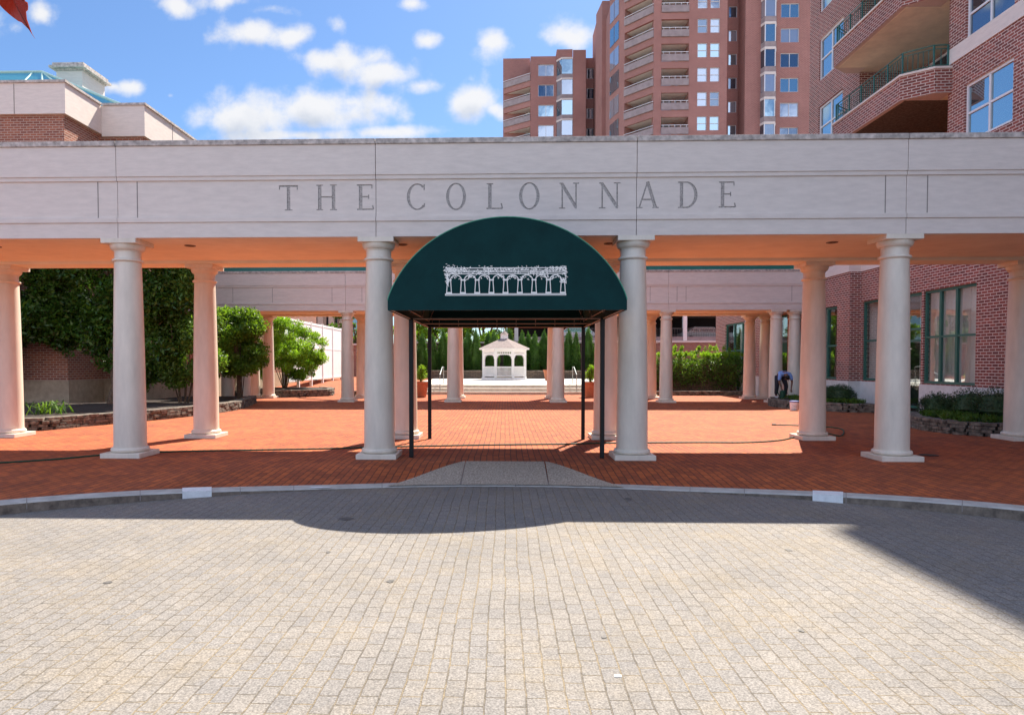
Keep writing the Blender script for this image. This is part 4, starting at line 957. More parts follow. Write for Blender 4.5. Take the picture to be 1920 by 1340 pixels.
for k in range(8):
    if k == 1: pass
    # railing, left open at the back entrance
    if k in (1,): continue
    rl = MB(); a, b = pt(k, .06), pt(k, .94); z0 = g0+.17
    rl.obox(a, b, .07, z0+.72, z0+.80); rl.obox(a, b, .06, z0+.08, z0+.15)
    for j in range(13): p = pt(k, .1+.8*j/12); rl.box(p.x-.02, p.x+.02, p.y-.02, p.y+.02, z0+.15, z0+.72)
    rl.build('railing', WHITE, gz)
    # fretwork: lintel + spindles + arch brackets
    fr_ = MB(); fr_.obox(pt(k, .04), pt(k, .96), .06, z0+1.86, z0+1.96); fr_.obox(pt(k, .05), pt(k, .95), .05, z0+1.68, z0+1.73)
    for j in range(9): p = pt(k, .1+.8*j/8); fr_.box(p.x-.025, p.x+.025, p.y-.025, p.y+.025, z0+1.73, z0+1.86)
    n = 16
    for j in range(n):
        t0, t1 = .06+.88*j/n, .06+.88*(j+1)/n; tm = (t0+t1)/2*2-1
        zl = z0+1.66-.42*(abs(tm)/.9)**5.0-(.02 if j % 2 else 0)
        fr_.obox(pt(k, t0), pt(k, t1), .045, zl, z0+1.68)
    fr_.build('fretwork', WHITE, gz)
MB().prism(octp(1.60), g0+2.13, g0+2.22).build('eave_beam', WHITE, gz)
ra, rb_ = 1.80, .30
MB().frustum([oc(ra, k, g0+2.22) for k in range(8)], [oc(ra, k, g0+2.30) for k in range(8)]).build('fascia', WHITE, gz)
MB().frustum([oc(ra+.02, k, g0+2.301) for k in range(8)], [oc(rb_, k, g0+3.02) for k in range(8)]).build('roof', SHINGLE, gz)
cu = MB().prism(octp(.27), g0+2.95, g0+3.36).build('cupola', WHITE, gz)
MB().frustum([oc(.33, k, g0+3.36) for k in range(8)], [oc(.03, k, g0+3.62) for k in range(8)]).build('cupola_roof', SHINGLE, cu)
MB().lathe([(.03, 0), (.045, .05), (.02, .1), (.005, .22)], 10, gx, gy, g0+3.61).build('finial', WHITE, cu, True)
for o in [o for o in bpy.data.objects if o.type == 'MESH' and (o.parent == gz or (o.parent and o.parent.parent == gz))]:
    for v in o.data.vertices: v.co.z *= .90
# handrails
for (x, lab) in ((-3.25, 'steel handrail left of the terrace steps'), (3.55, 'steel handrail right of the terrace steps')):
    h = MB(); sgn = -1 if x < 0 else 1
    h.tube([(x, 34.0, .1), (x, 34.0, .98), (x, 35.3, 1.35), (x, 36.0, 1.35), (x, 36.0, .45)], .022, 8)
    tag(h.build('handrail', STEEL, None, True), lab, 'handrail', 'handrails of the terrace steps')
# terracotta pots with shrubs
def pot(x, y, z, s, lab, plab, plant=True, seed=0):
    t = thing('flower_pot', lab, 'plant pot', (x, y, z), 'terracotta pots')
    MB().lathe([(.20*s, 0), (.225*s, .02), (.33*s, .58*s), (.37*s, .60*s), (.37*s, .68*s), (.33*s, .68*s), (.31*s, .60*s)], 28, x, y, z).build('pot', TERRA, t, True)
    MB().lathe([(.30*s, 0), (.30*s, .02)], 20, x, y, z+.59*s).build('soil', MULCH, t)
    if plant:
        p = thing('potted_shrub', plab, 'shrub', (x, y, z+.6*s), 'shrubs in the terracotta pots')
        stt = MB()
        for k in range(9):
            a = k*.7; stt.tube([(x, y, z+.6*s), (x+.12*math.cos(a), y+.12*math.sin(a), z+.95*s), (x+.2*math.cos(a), y+.2*math.sin(a), z+1.25*s)], .008, 5)
        stt.build('stem', BARK, p)
        leaves('foliage', [(x, y, z+.95*s, .28*s, .28*s, .25*s), (x+.05, y, z+1.2*s, .18*s, .18*s, .22*s)], 1300, .07, LEAF_B, p, .2)
pot(px2x(789, 31.2), 31.2, 0, 1.05, 'terracotta pot with green shrub, left of the steps', 'leafy shrub in the left terracotta pot')
pot(px2x(1107, 31.2), 31.2, 0, 1.05, 'terracotta pot with green shrub, right of the steps', 'leafy shrub in the right terracotta pot')
pot(px2x(1029, 43.0), 43.0, .447, 1.0, 'terracotta pot up on the terrace right of the gazebo', '', False)
# ------------------------------------------------------------------ white fence, beige building behind
wf = thing('vinyl_fence', 'tall white vinyl fence enclosure beyond the far colonnade on the left', 'fence', (-8, 42, .4))
zf0, zf1 = .42, 3.85
fpts = [(-11.0, 33.6+2.4*k) for k in range(6)]+[(-12.7, 45.6)]
for i, (a, b) in enumerate(zip(fpts[:-1], fpts[1:])):
    pn = MB(); pn.obox(a, b, .05, zf0+.22, zf1-.02); pnl = pn.build('panel', WHITE, wf)
    for (h_, za, zb2) in ((.09, zf1-.14, zf1-.03), (.08, zf0+.18, zf0+.30), (.075, zf0+1.95, zf0+2.03)): MB().obox(a, b, h_, za, zb2).build('rail', WHITE, pnl)
for (x, y) in fpts:
    MB().box(x-.07, x+.07, y-.07, y+.07, .1, zf1+.03).build('post', WHITE, wf, bevel=.01)
bb = thing('classical_building', 'pale beige building with tall pilasters behind the white fence', 'building', (-18, 66, 0))
w = MB(); hs = [(px2x(p, 66), px2x(p+10, 66), z, z+2.2) for p in (586, 612, 628) for z in (1.5, 5.2)]
facade(w, 'y', 66, -42, px2x(652, 66), 0, 9.5, hs, .3, 1); w.build('wall', BEIGE, bb)
w = MB(); w.box(-42, px2x(652, 66)-.02, 66.4, 74, 0, 9.3); w.build('interior', GLD, bb)
for p in (575, 602, 622, 642, 650): x = px2x(p, 65.8); MB().box(x-.25, x+.25, 65.7, 65.99, 0, 8.6).build('pilaster', BEIGE, bb)
MB().box(-42, px2x(655, 66), 65.4, 75, 8.6, 9.6).build('cornice', BEIGE, bb)
rw3 = thing('low_brick_wall', 'low red brick garden wall glimpsed right of the white fence', 'wall', (-13, 56, 0))
MB().box(px2x(655, 56), px2x(740, 56), 56, 56.4, 0, 3.0).build('wall_face', LWALLB, rw3); MB().box(px2x(654, 56), px2x(741, 56), 55.9, 56.5, 3.001, 3.15).build('capping', STONE, rw3)
# ------------------------------------------------------------------ parking garage
RAILM = mat('dull_rail', (.12, .12, .12), .6, .1)
pg = thing('parking_garage', 'open parking garage deck with railings above a brick wall, behind the hedge', 'building', (10, 60, 0))
gx0, gx1 = px2x(952, 58), 26
MB().box(gx0, gx1, 58, 58.4, 0, 3.25).build('brick_wall', LWALLB, pg)
MB().box(gx0, gx1, 57.9, 58.5, 3.251, 3.42).build('ledge', STONE, pg)
MB().box(gx0, gx1, 58.5, 72, 3.0, 3.25).build('deck', TOWERD, pg)
MB().box(gx0, gx1, 58.0, 58.3, 3.421, 3.75).build('parapet', TOWERD, pg)
MB().box(gx0, gx1, 57.9, 72, 6.2, 7.2).build('roof', STONE_DIRTY, pg)
MB().box(gx0, gx1, 71.9, 72, 3.2, 6.2).build('back_wall', DARK, pg)
for p in (968, 1284, 1140): x = px2x(p, 58); MB().box(x-.16, x+.16, 57.98, 58.35, 3.43, 6.2).build('pillar', WHITE, pg)
for a, b in ((1062, 1100), (1106, 1135), (1150, 1190), (1200, 1232), (1236, 1280), (1292, 1329), (1333, 1370)):
    xa, xb = px2x(a, 58), px2x(b, 58); r = MB(); r.box(xa, xb, 58.1, 58.14, 4.42, 4.47); r.box(xa, xb, 58.1, 58.14, 3.85, 3.89)
    n = int((xb-xa)/.20)
    for j in range(n+1): x = xa+(xb-xa)*j/n; r.box(x-.010, x+.010, 58.105, 58.135, 3.75, 4.45)
    r.build('railing', RAILM, pg)
# parked cars glimpsed in the garage
def car(x, y, z, m, lab):
    t = thing('parked_car', lab, 'car', (x, y, z), 'cars in the parking garage')
    b = MB(); prof = [(-2.1, .3), (2.1, .3), (2.15, .75), (1.3, .9), (.7, 1.4), (-1.0, 1.42), (-1.6, .98), (-2.1, .88)]
    n = len(prof); vs = [(x+p, y-.85, z+q) for p, q in prof]+[(x+p, y+.85, z+q) for p, q in prof]
    b.add(vs, [tuple(range(n)), tuple(range(n, 2*n))[::-1]]+[(i, i+n, (i+1) % n+n, (i+1) % n) for i in range(n)]); b.build('body', m, t, bevel=.05)
    g = MB(); pr = [(1.15, .93), (.65, 1.34), (-.95, 1.36), (-1.45, 1.0)]; vs = [(x+p, y-.862, z+q) for p, q in pr]+[(x+p, y-.8, z+q) for p, q in pr]
    g.add(vs, [(0, 1, 2, 3), (0, 4, 5, 1), (1, 5, 6, 2), (2, 6, 7, 3)]); g.build('side_window', GLD, t)
    for q in (-1.3, 1.3):
        wv = MB(); wv.tube([(x+q, y-.88, z+.32), (x+q, y-.66, z+.32)], .32, 20); wv.build('wheel', DARK, t, True)
car(px2x(1085, 60.5), 60.5, 3.25, WHITE, 'white car parked in the garage, seen behind the arborvitae right of the gazebo')
car(px2x(1318, 60.5), 60.5, 3.25, STEEL, 'grey car parked in the garage above the hedge')
# ------------------------------------------------------------------ vegetation
def arbor(x, y, z, h, r, lab, seed):
    rnd = random.Random(seed); t = thing('arborvitae', lab, 'arborvitae', (x, y, z), 'arborvitae along the back wall')
    MB().tube([(x, y, z), (x, y, z+h*.9)], .06, 6, .01).build('trunk', BARK, t)
    bl = []; n = 16; prof = []
    for k in range(n):
        u = k/(n-1.); rr = r*.86*min(1, .80+.9*u)*(1-u**2.6)**.8+.04; prof.append((rr*.72, .1+u*(h-.25)))
        bl.append((x+rnd.uniform(-.05, .05), y+rnd.uniform(-.05, .05), z+.10+u*(h-.28), rr, rr, h/n*1.1))
        for q in range(3): a = rnd.uniform(0, 6.28); bl.append((x+rr*.75*math.cos(a), y+rr*.75*math.sin(a), z+.15+u*(h-.4), rr*.32+.03, rr*.32+.03, .3))
    leaves('foliage', bl, 10000, .075, LEAF_A, t, .7, .45, 1.6)
    co = MB(); co.lathe(prof, 14, x, y, z); co.build('inner_foliage', LEAF_A, t, True)
AR = [(765, 620, 13), (792, 621, 13), (812, 626, 8), (831, 616, 13), (858, 618, 12), (877, 617, 12), (892, 615, 12), (916, 620, 12), (926, 617, 12), (955, 614, 11), (979, 619, 12), (990, 621, 12), (1003, 621, 12), (1020, 617, 14), (1034, 619, 11), (1066, 616, 12), (1080, 622, 8), (1103, 612, 13), (1128, 616, 12)]
ord_ = ['first', 'second', 'third', 'fourth', 'fifth', 'sixth', 'seventh', 'eighth', 'ninth', 'tenth', 'eleventh', 'twelfth', 'thirteenth', 'fourteenth', 'fifteenth', 'sixteenth', 'seventeenth', 'eighteenth', 'nineteenth']
for i, (px, ty, rp) in enumerate(AR):
    Y = 50.0+(.5 if i % 2 else 0); x = px2x(px, Y); zt_ = 1.6+(679-ty)*Y/1280.
    arbor(x, Y, .88, zt_-.88, rp*Y/1280., 'conical green arborvitae, %s from the left of the row behind the gazebo' % ord_[i], i)
# hedge
hd = thing('clipped_hedge', 'long clipped green hedge with bright new shoots in front of the garage wall', 'hedge', (9.6, 35, .2))
bl = []
for k in range(26):
    x = 7.3+k*.18; bl.append((x, 35.0+random.uniform(-.15, .15), 1.05+random.uniform(-.04, .04), .42, .9, .78+(.12 if x > 10.2 else 0)))
leaves('foliage', bl, 17000, .10, LEAF_H, hd, .7, .5, .5)
top = [(7.3+random.random()*4.6, 35+random.uniform(-.6, .6), 1.9+random.random()*.16, .14, .14, .14) for _ in range(90)]+[(random.uniform(8.2, 11.8), 35.2, 2.1+random.random()*.3, .07, .07, .16) for _ in range(34)]
leaves('new_shoots', top, 6000, .10, LEAF_B, hd, .1, .4, 1.2)
MB().box(7.3, 11.6, 34.55, 35.5, .2, 1.5).build('inner_branches', BARK, hd)
# big dark wall tree
wt_ = thing('wall_tree', 'large dark glossy leaved tree trained against the left brick wall', 'tree', (-12.2, 20.6, .25))
tk = MB()
tk.tube([(-12.15, 20.7, .2), (-12.05, 20.8, .9), (-12.3, 21.0, 1.8), (-12.0, 21.1, 3.2), (-12.1, 21.1, 5)], [.17, .13, .11, .09, .05], 8)
for (dx, z, e) in ((-2.5, 1.6, 3.2), (2.0, 1.7, 3.4), (-1.4, 2.3, 4.4), (1.0, 2.8, 5.0), (-3, 2.6, 4.0)):
    tk.tube([(-12.2, 21.2, z), (-12.2+dx*.3, 21.35, z+(e-z)*.2), (-12.2+dx*.7, 21.35, z+(e-z)*.75), (-12.2+dx, 21.3, e)], [.055, .045, .03, .012], 6)
tk.build('trunk', BARK, wt_)
bl = []
for k in range(170):
    x = random.uniform(-17.2, -10.6); z = random.uniform(1.0, 6.3)
    if z < 2.15 and -15.3 < x < -13.0: z += 1.25
    bl.append((x, 21.0+random.uniform(-.55, .45)+(.4 if x > -14.4 else -.0), z, random.uniform(.35, .8), random.uniform(.3, .6), random.uniform(.3, .6)))
leaves('foliage', bl, 70000, .16, LEAF_D, wt_, .35, .42, .4)
# tall shrub at right end of that wall (multi stem)
ms = thing('multi_stem_shrub', 'tall multi stemmed evergreen shrub beside the dark wall tree', 'shrub', (-10.2, 21.8, .25))
tk = MB()
for k in range(9):
    a = k*.9; tk.tube([(-10.4+.12*math.cos(a), 21.8+.12*math.sin(a), .2), (-10.4+.35*math.cos(a), 21.8+.3*math.sin(a), 1.2), (-10.4+.8*math.cos(a), 21.8+.5*math.sin(a), 2.8)], .028, 6, .012)
tk.build('stem', BARK, ms)
bl = [(random.uniform(-11.3, -9.55), 21.8+random.uniform(-.6, .5), random.uniform(.95, 5.6), random.uniform(.3, .55), random.uniform(.3, .5), random.uniform(.3, .5)) for _ in range(64)]
leaves('foliage', bl, 30000, .13, LEAF_M, ms, .35, .42, .4)
def shrub(name, lab, cx, cy, z0, z1, rx, n, nb, seed, m=LEAF_B, group=None, low=.35, size=.10):
    rnd = random.Random(seed); t = thing(name, lab, 'shrub', (cx, cy, z0), group)
    tk = MB()
    for k in range(10):
        a = k*.63+rnd.random(); e = (cx+rx*.7*math.cos(a)*rnd.random()*1.2, cy+rx*.6*math.sin(a), z0+(z1-z0)*rnd.uniform(.6, .85))
        tk.tube([(cx+.08*math.cos(a), cy+.08*math.sin(a), z0), ((cx*2+e[0])/3, (cy*2+e[1])/3, z0+(z1-z0)*.3), e], .022, 6, .008)
    tk.build('stem', BARK, t)
    bl = []
    for k in range(nb):
        u = rnd.random(); z = z0+(z1-z0)*(low+(1-low)*u); wdt = rx*(.45+.65*math.sin(math.pi*min(1, (.15+u*.75))))
        a = rnd.uniform(0, 6.28); q = rnd.random()**.5; s_ = rnd.uniform(.2, .42)
        bl.append((cx+wdt*q*math.cos(a), cy+wdt*.8*q*math.sin(a), z-.1, s_, s_, s_*.8))
    leaves('foliage', bl, n, size, m, t, .25, .45, .5); return t
shrub('garden_shrub', 'bright topped shrub in the left bed, in front of two far columns', px2x(449, 24.8), 24.8, .25, 3.5, .92, 26000, 90, 21, m=LEAF_S, group='bright leafy shrubs on the left')
shrub('garden_shrub', 'larger yellow green shrub in front of the white fence', px2x(534, 33.4), 33.4, .3, 3.7, 1.85, 40000, 150, 22, group='bright leafy shrubs on the left', low=.2)
# yews on the right
for (x, y, s, lab) in ((11.05, 17.75, .34, 'rounded dark yew, leftmost in the bed under the curtained windows'), (11.35, 17.0, .42, 'rounded dark yew, middle one under the curtained windows'), (11.4, 16.1, .45, 'rounded dark yew, rightmost under the curtained windows'),
                       (11.3, 23.3, .36, 'rounded dark yew in the bed behind the hose column'), (11.6, 24.6, .3, 'small dark yew nearest the bending man')):
    t = thing('yew_bush', lab, 'shrub', (x, y, .3), 'rounded dark yews')
    leaves('foliage', [(x, y, .28+s*.75, s*1.15, s*1.15, s*.9), (x+.2, y-.15, .25+s*.6, s*.7, s*.7, s*.6), (x-.2, y+.15, .25+s*.6, s*.7, s*.7, s*.7)], 5000, .05, LEAF_Y, t, .6, .3, .4)
    MB().lathe([(s*.3, 0), (s*.9, s*.5), (s*.7, s*1.15), (.05, s*1.4)], 12, x, y, .25).build('inner_branches', LEAF_Y, t, True)
def cover(name, poly_pts, n, z, m, h=.14):
    V = np.array(poly_pts); i = rng.integers(0, len(V), n); P_ = V[i]+rng.normal(size=(n, 2))*[.16, .16]
    bl = [(p[0], p[1], z+h*.5, .1, .1, h*.6) for p in P_[:400]]
    o = leaves(name, bl, n, .11, m, None, .1, .25, 1.4); tag(o, kind='stuff'); return o
gc = cover('ground_cover', [(10.45+.1*k, 15.5+.28*k+.0, ) for k in range(0, 7)]+[(10.5, 16.2), (10.6, 17.0), (10.9, 15.6), (11.3, 15.3), (10.9, 17.6), (11.2, 15.0)], 7000, .26, LEAF_M)
cover('ground_cover', [(10.4, 24.0), (10.6, 23.4), (11.0, 23.0), (10.6, 24.6), (10.6, 25.4), (11.4, 22.7)], 3000, .25, LEAF_M)
t = thing('spiky_plant', 'low strap leaved plant in the left bed beside the edge column', 'plant', (-11.6, 17.2, .28))
sp_ = MB()
for k in range(70):
    a = random.uniform(0, 6.28); l = random.uniform(.25, .6); x, y = -11.7+random.gauss(0, .25), 17.2+random.gauss(0, .2); c, s = math.cos(a), math.sin(a)
    p0, p1, p2 = Vector((x, y, .26)), Vector((x+c*l*.4, y+s*l*.4, .26+l*.6)), Vector((x+c*l, y+s*l, .26+l*.45)); q = Vector((-s, c, 0))*.014
    sp_.add([p0-q, p0+q, p1+q, p1-q, p2], [(0, 1, 2, 3), (3, 2, 4)])
sp_.build('leaf_blades', LEAF_M, t)
def tree(lab, x, y, z0, h, r, m, n, seed, group='trees beyond the walls'):
    rnd = random.Random(seed); t = thing('tree', lab, 'tree', (x, y, z0), group); tk = MB()
    tk.tube([(x, y, z0), (x+.1, y, z0+h*.4), (x, y+.1, z0+h*.75)], .2, 8, .06)
    for k in range(7): a = k*.9; tk.tube([(x, y, z0+h*.35), (x+r*.5*math.cos(a), y+r*.5*math.sin(a), z0+h*.6), (x+r*.8*math.cos(a), y+r*.8*math.sin(a), z0+h*.75)], .07, 6, .02)
    tk.build('trunk', BARK, t)
    bl = []
    for k in range(45):
        a = rnd.uniform(0, 6.28); u = rnd.uniform(-1, 1); q = rnd.random()**.4; w_ = math.sqrt(1-u*u); s_ = r*rnd.uniform(.14, .3)
        bl.append((x+r*q*w_*math.cos(a), y+r*q*w_*math.sin(a), z0+h*.62+h*.36*u, s_, s_, s_*.8))
    leaves('crown', bl, n, .22, m, t, .3, .5, .3)
tree('bright green tree showing between arborvitae left of the gazebo', px2x(905, 56.2), 56.2, 0, 7.5, 2.6, LEAF_B, 9000, 31)
tree('bright tree showing through the far left of the canopy opening', px2x(840, 57), 57, 0, 6.5, 2.3, LEAF_B, 8000, 32)
tree('bright tree behind the arborvitae at the left end of the canopy opening', px2x(795, 58), 58, 0, 6.2, 2.4, LEAF_B, 8000, 34)
tree('green tree glimpsed between the pair of far columns beside the white fence', px2x(672, 60), 60, 0, 8, 2.2, LEAF_M, 8000, 33)
# ------------------------------------------------------------------ man, buckets, hose, birds, leaf
def skin(name, pts, edges, m, parent, root=0, sub=2):
    me = bpy.data.meshes.new(name); off = origin(parent)
    me.from_pydata([tuple(Vector(p[:3])-off) for p in pts], edges, []); o = bpy.data.objects.new(name, me); COL.objects.link(o); o.parent = parent
    sk_ = o.modifiers.new('s', 'SKIN'); sl = me.skin_vertices[0].data if me.skin_vertices else None
    if sl is None:
        bm = bmesh.new(); bm.from_mesh(me); bm.verts.layers.skin.verify(); bm.to_mesh(me); bm.free(); sl = me.skin_vertices[0].data
    for i, p in enumerate(pts):
        sl[i].radius = (p[3], p[4] if len(p) > 4 else p[3]); sl[i].use_root = (i == root)
    sb = o.modifiers.new('u', 'SUBSURF'); sb.levels = sub; sb.render_levels = sub
    bpy.context.view_layer.update(); dg = bpy.context.evaluated_depsgraph_get()
    m2 = bpy.data.meshes.new_from_object(o.evaluated_get(dg)); o.modifiers.clear(); o.data = m2; m2.materials.clear(); m2.materials.append(m)
    m2.polygons.foreach_set('use_smooth', [True]*len(m2.polygons)); return o
SKINM = mat('skin', (.16, .075, .045), .55, .08); SHIRT = mat('blue_shirt', (.20, .33, .68), .85, .1, 8.); TROUS = mat('dark_trousers', (.02, .022, .035), .9, .15); HAIR = mat('black_hair', (.01, .009, .008), .8, .2)
SHOE = mat('white_shoe', (.6, .62, .66), .6, .05)
mx_, my_, mz_ = px2x(1467, 26.0), 26.0, .25
pe = thing('person', 'man in light blue shirt and dark trousers bending over beside a far right column', 'person', (mx_, my_, mz_))
def mp(l): return [(mx_+p[0], my_+p[1], mz_+p[2])+tuple(p[3:]) for p in l]
body = mp([(0, .22, .86, .13, .10), (0, .05, .95, .12, .09), (0, -.20, .93, .14, .09), (0, -.36, .86, .05), (0, -.45, .78, .075, .085), (0, -.50, .70, .07, .075),
  (.18, -.26, .88, .055), (.24, -.30, .62, .04), (.17, -.40, .40, .028), (.155, -.43, .33, .03, .018),
  (-.18, -.26, .88, .055), (-.23, -.30, .62, .04), (-.17, -.38, .38, .028), (-.165, -.42, .30, .03, .018),
  (.10, .20, .80, .085), (.17, .06, .46, .06), (.17, .16, .08, .04), (.18, .02, .035, .04, .03),
  (-.10, .20, .80, .085), (-.17, .06, .46, .06), (-.17, .16, .08, .04), (-.18, .02, .035, .04, .03)])
be = [(0, 1), (1, 2), (2, 3), (3, 4), (4, 5), (2, 6), (6, 7), (7, 8), (8, 9), (2, 10), (10, 11), (11, 12), (12, 13), (0, 14), (14, 15), (15, 16), (16, 17), (0, 18), (18, 19), (19, 20), (20, 21)]
for s in (1, -1):
    hx, hy, hz = (.155, -.43, .33) if s > 0 else (-.165, -.42, .30); hi = 9 if s > 0 else 13
    for k in range(4):
        o1 = (k-1.5)*.017; ln_ = (.062, .072, .068, .052)[k]
        i0 = len(body); body += mp([(hx+o1, hy-.02, hz-.03, .009), (hx+o1, hy-.035, hz-.03-ln_*.55, .008), (hx+o1, hy-.02, hz-.03-ln_, .007)]); be += [(hi, i0), (i0, i0+1), (i0+1, i0+2)]
    i0 = len(body); body += mp([(hx-s*.035, hy-.01, hz-.015, .010), (hx-s*.045, hy-.02, hz-.05, .008)]); be += [(hi, i0), (i0, i0+1)]
skin('body', body, be, SKINM, pe)
skin('shirt', mp([(0, .17, .90, .145, .115), (0, .05, .96, .14, .11), (0, -.20, .94, .165, .11), (0, -.31, .885, .09, .07), (.19, -.26, .89, .08), (.235, -.30, .66, .062), (-.19, -.26, .89, .08), (-.235, -.30, .66, .062)]),
     [(0, 1), (1, 2), (2, 3), (2, 4), (4, 5), (2, 6), (6, 7)], SHIRT, pe)
skin('trousers', mp([(0, .23, .87, .15, .125), (.11, .20, .78, .11), (.175, .06, .46, .082), (.17, .16, .12, .062), (-.11, .20, .78, .11), (-.175, .06, .46, .082), (-.17, .16, .12, .062)]), [(0, 1), (1, 2), (2, 3), (0, 4), (4, 5), (5, 6)], TROUS, pe)
for s in (1, -1):
    skin('shoe', mp([(s*.172, .17, .05, .05), (s*.18, .04, .04, .048, .036), (s*.185, -.06, .032, .04, .028)]), [(0, 1), (1, 2)], SHOE, pe)
skin('hair', mp([(0, -.41, .83, .085, .08), (0, -.485, .79, .088, .088), (0, -.53, .73, .06, .05)]), [(0, 1), (1, 2)], HAIR, pe)
fc = MB()
for s in (1, -1):
    fc.lathe([(.001, -.008), (.009, -.004), (.009, .004), (.001, .008)], 8, mx_+s*.028, my_-.565, mz_+.69)
fc.build('eyes', WHITE, pe); MB().tube([(mx_, my_-.56, mz_+.70), (mx_, my_-.59, mz_+.66)], .012, 6).build('nose', SKINM, pe)
for s in (1, -1): MB().lathe([(.006, -.03), (.02, -.01), (.02, .015), (.006, .03)], 8, mx_+s*.082, my_-.47, mz_+.73).build('ear', SKINM, pe, True)
bx_ = px2x(1490, 23.0)
t = thing('lidded_bucket', 'white plastic bucket with blue lid standing on the paving', 'bucket', (bx_, 23.0, 0))
MB().lathe([(.12, 0), (.125, .01), (.145, .26), (.15, .26), (.15, .28)], 28, bx_, 23.0, 0).build('bucket', WHITE, t, True)
MB().lathe([(.155, .28), (.155, .315), (.10, .325)], 28, bx_, 23.0, 0).build('lid', mat('blue_plastic', (.02, .05, .30), .4, .05), t, True)
MB().tube([(bx_+.15*math.cos(a), 22.99+.0-.15*abs(math.sin(a))*.2-.14, .24-.1*math.sin(a)) for a in [math.pi*k/12 for k in range(13)]], .004, 5).build('handle', STEEL, t)
gx_ = px2x(1468, 25.45)
t = thing('green_watering_can', 'small green watering can by the feet of the bending man', 'watering can', (gx_, 25.45, .26))
MB().lathe([(.10, 0), (.11, .01), (.10, .28), (.075, .30)], 20, gx_, 25.45, .26).build('can', HOSE, t, True)
MB().tube([(gx_-.09, 25.45, .30), (gx_-.2, 25.4, .50), (gx_-.24, 25.4, .56)], .018, 8, .012).build('spout', HOSE, t, True)
MB().tube([(gx_+.09, 25.45, .34), (gx_+.17, 25.45, .46), (gx_+.12, 25.45, .60), (gx_+.0, 25.45, .58)], .01, 8).build('handle', HOSE, t, True)
def g(px, py, z=.014):
    PYC = 679+1280*math.tan(PT); u = (px-908.6)/1280.; v = (PYC-py)/1280.; st, ct, sp, cp = math.sin(TH), math.cos(TH), math.sin(PT), math.cos(PT)
    d = (ct*u-st*cp-v*st*sp, st*u+ct*cp+v*ct*sp, -sp+v*cp); k = (z-1.6)/d[2]; return (d[0]*k, d[1]*k, z)
def smooth_path(P, n=8):
    P = [Vector(p) for p in P]; out_ = []
    for i in range(len(P)-1):
        p0, p1, p2, p3 = P[max(0, i-1)], P[i], P[i+1], P[min(len(P)-1, i+2)]
        for k in range(n):
            t = k/n; out_.append(.5*((2*p1)+(-p0+p2)*t+(2*p0-5*p1+4*p2-p3)*t*t+(-p0+3*p1-3*p2+p3)*t**3))
    return out_+[P[-1]]
hp = [g(-120, 872), g(0, 867), g(110, 860), g(200, 852), g(330, 846), g(460, 843.5), g(600, 841), g(700, 838), g(840, 835), g(960, 833), g(1060, 832), g(1150, 830), g(1300, 829), g(1400, 829), g(1462, 825), g(1500, 817, .03), g(1545, 812, .10), g(1575, 817, .05), g(1582, 808), g(1570, 802), g(1530, 799), g(1490, 797), g(1455, 796)]
hp = [Vector(p) for p in hp]
t = thing('garden_hose', 'dark green garden hose snaking across the brick paving', 'hose', tuple(hp[1]))
MB().tube(smooth_path(hp), .014, 8).build('hose', HOSE, t, True)
e = hp[-1]; MB().tube([tuple(e), (e.x-.10, e.y+.01, e.z+.004)], .024, 10).build('nozzle', BLACK, t, True)
tag(MB().tube(smooth_path([g(470, 741), g(540, 743), g(575, 747), g(640, 751), g(690, 752)]), .014, 6).build('thin_hose', ALU, None, True), 'thin pale hose lying along the far shadow edge left of the fence column', 'hose')
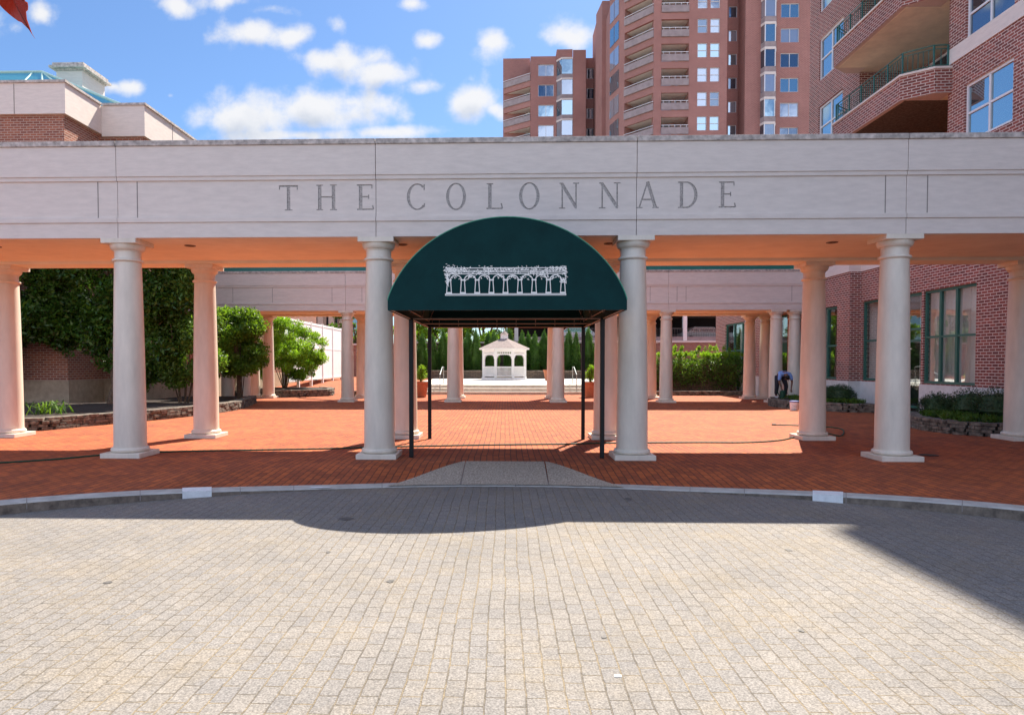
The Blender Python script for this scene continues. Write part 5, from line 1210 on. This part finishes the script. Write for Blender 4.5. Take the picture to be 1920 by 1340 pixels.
for i, (px, py, lab) in enumerate(((558, 744, 'small dark bird on the far sunlit paving, left one'), (572, 745, 'small dark bird on the far sunlit paving, right one'))):
    p = g(px, py, 0); t = thing('bird', lab, 'bird', p, 'birds on the paving')
    skin('body', [(p[0]-.10, p[1], .10, .02, .012), (p[0]-.03, p[1], .11, .045), (p[0]+.05, p[1], .13, .05), (p[0]+.09, p[1], .18, .028), (p[0]+.11, p[1], .21, .026), (p[0]+.145, p[1], .205, .006)], [(0, 1), (1, 2), (2, 3), (3, 4), (4, 5)], DARK, t, 1)
    MB().tube([(p[0]+.02, p[1]-.02, .09), (p[0]+.02, p[1]-.02, 0)], .005, 5).build('leg', BARK, t); MB().tube([(p[0]+.02, p[1]+.02, .09), (p[0]+.02, p[1]+.02, 0)], .005, 5).build('leg', BARK, t)
# red maple leaf hanging near the lens
def rp(px, py, Y=1.3):
    PYC = 679+1280*math.tan(PT); u = (px-908.6)/1280.; v = (PYC-py)/1280.; st, ct, sp, cp = math.sin(TH), math.cos(TH), math.sin(PT), math.cos(PT)
    d = Vector((ct*u-st*cp-v*st*sp, st*u+ct*cp+v*ct*sp, -sp+v*cp)); return Vector((0, 0, 1.6))+d*(Y/d.y)
lf = thing('maple_leaf', 'dark red leaf tip hanging in the top left corner near the camera', 'leaf', tuple(rp(20, -40)))
ol = [(66, 74), (60, 64), (55, 50), (50, 36), (48.5, 22), (52, 19), (52.5, 12), (51.5, 5), (46, 2), (50, -14), (44, -30), (52, -44), (30, -60), (18, -78), (4, -70), (-14, -64), (-30, -40), (-18, -24), (-14, -6), (-3, 6), (2, 13), (9, 20), (18, 28), (27, 35), (34, 40), (40, 42), (47, 49), (54, 56)]
c_ = rp(20, -8, 1.3); vs = [rp(px, py, 1.3+.012*math.sin(px*.08)) for px, py in ol]; n = len(vs)
mb = MB(); dn = Vector((0, .0008, 0)); mb.add([tuple(v) for v in vs]+[tuple(c_)]+[tuple(v+dn) for v in vs]+[tuple(c_+dn)], [(i, (i+1) % n, n) for i in range(n)]+[((i+1) % n+n+1, i+n+1, 2*n+1) for i in range(n)])
mb.build('leaf_blade', LEAF_R, lf)
MB().tube([rp(10, -60, 1.301), rp(0, -120, 1.32), rp(-20, -190, 1.36)], .0012, 6).build('stalk', LEAF_R, lf)
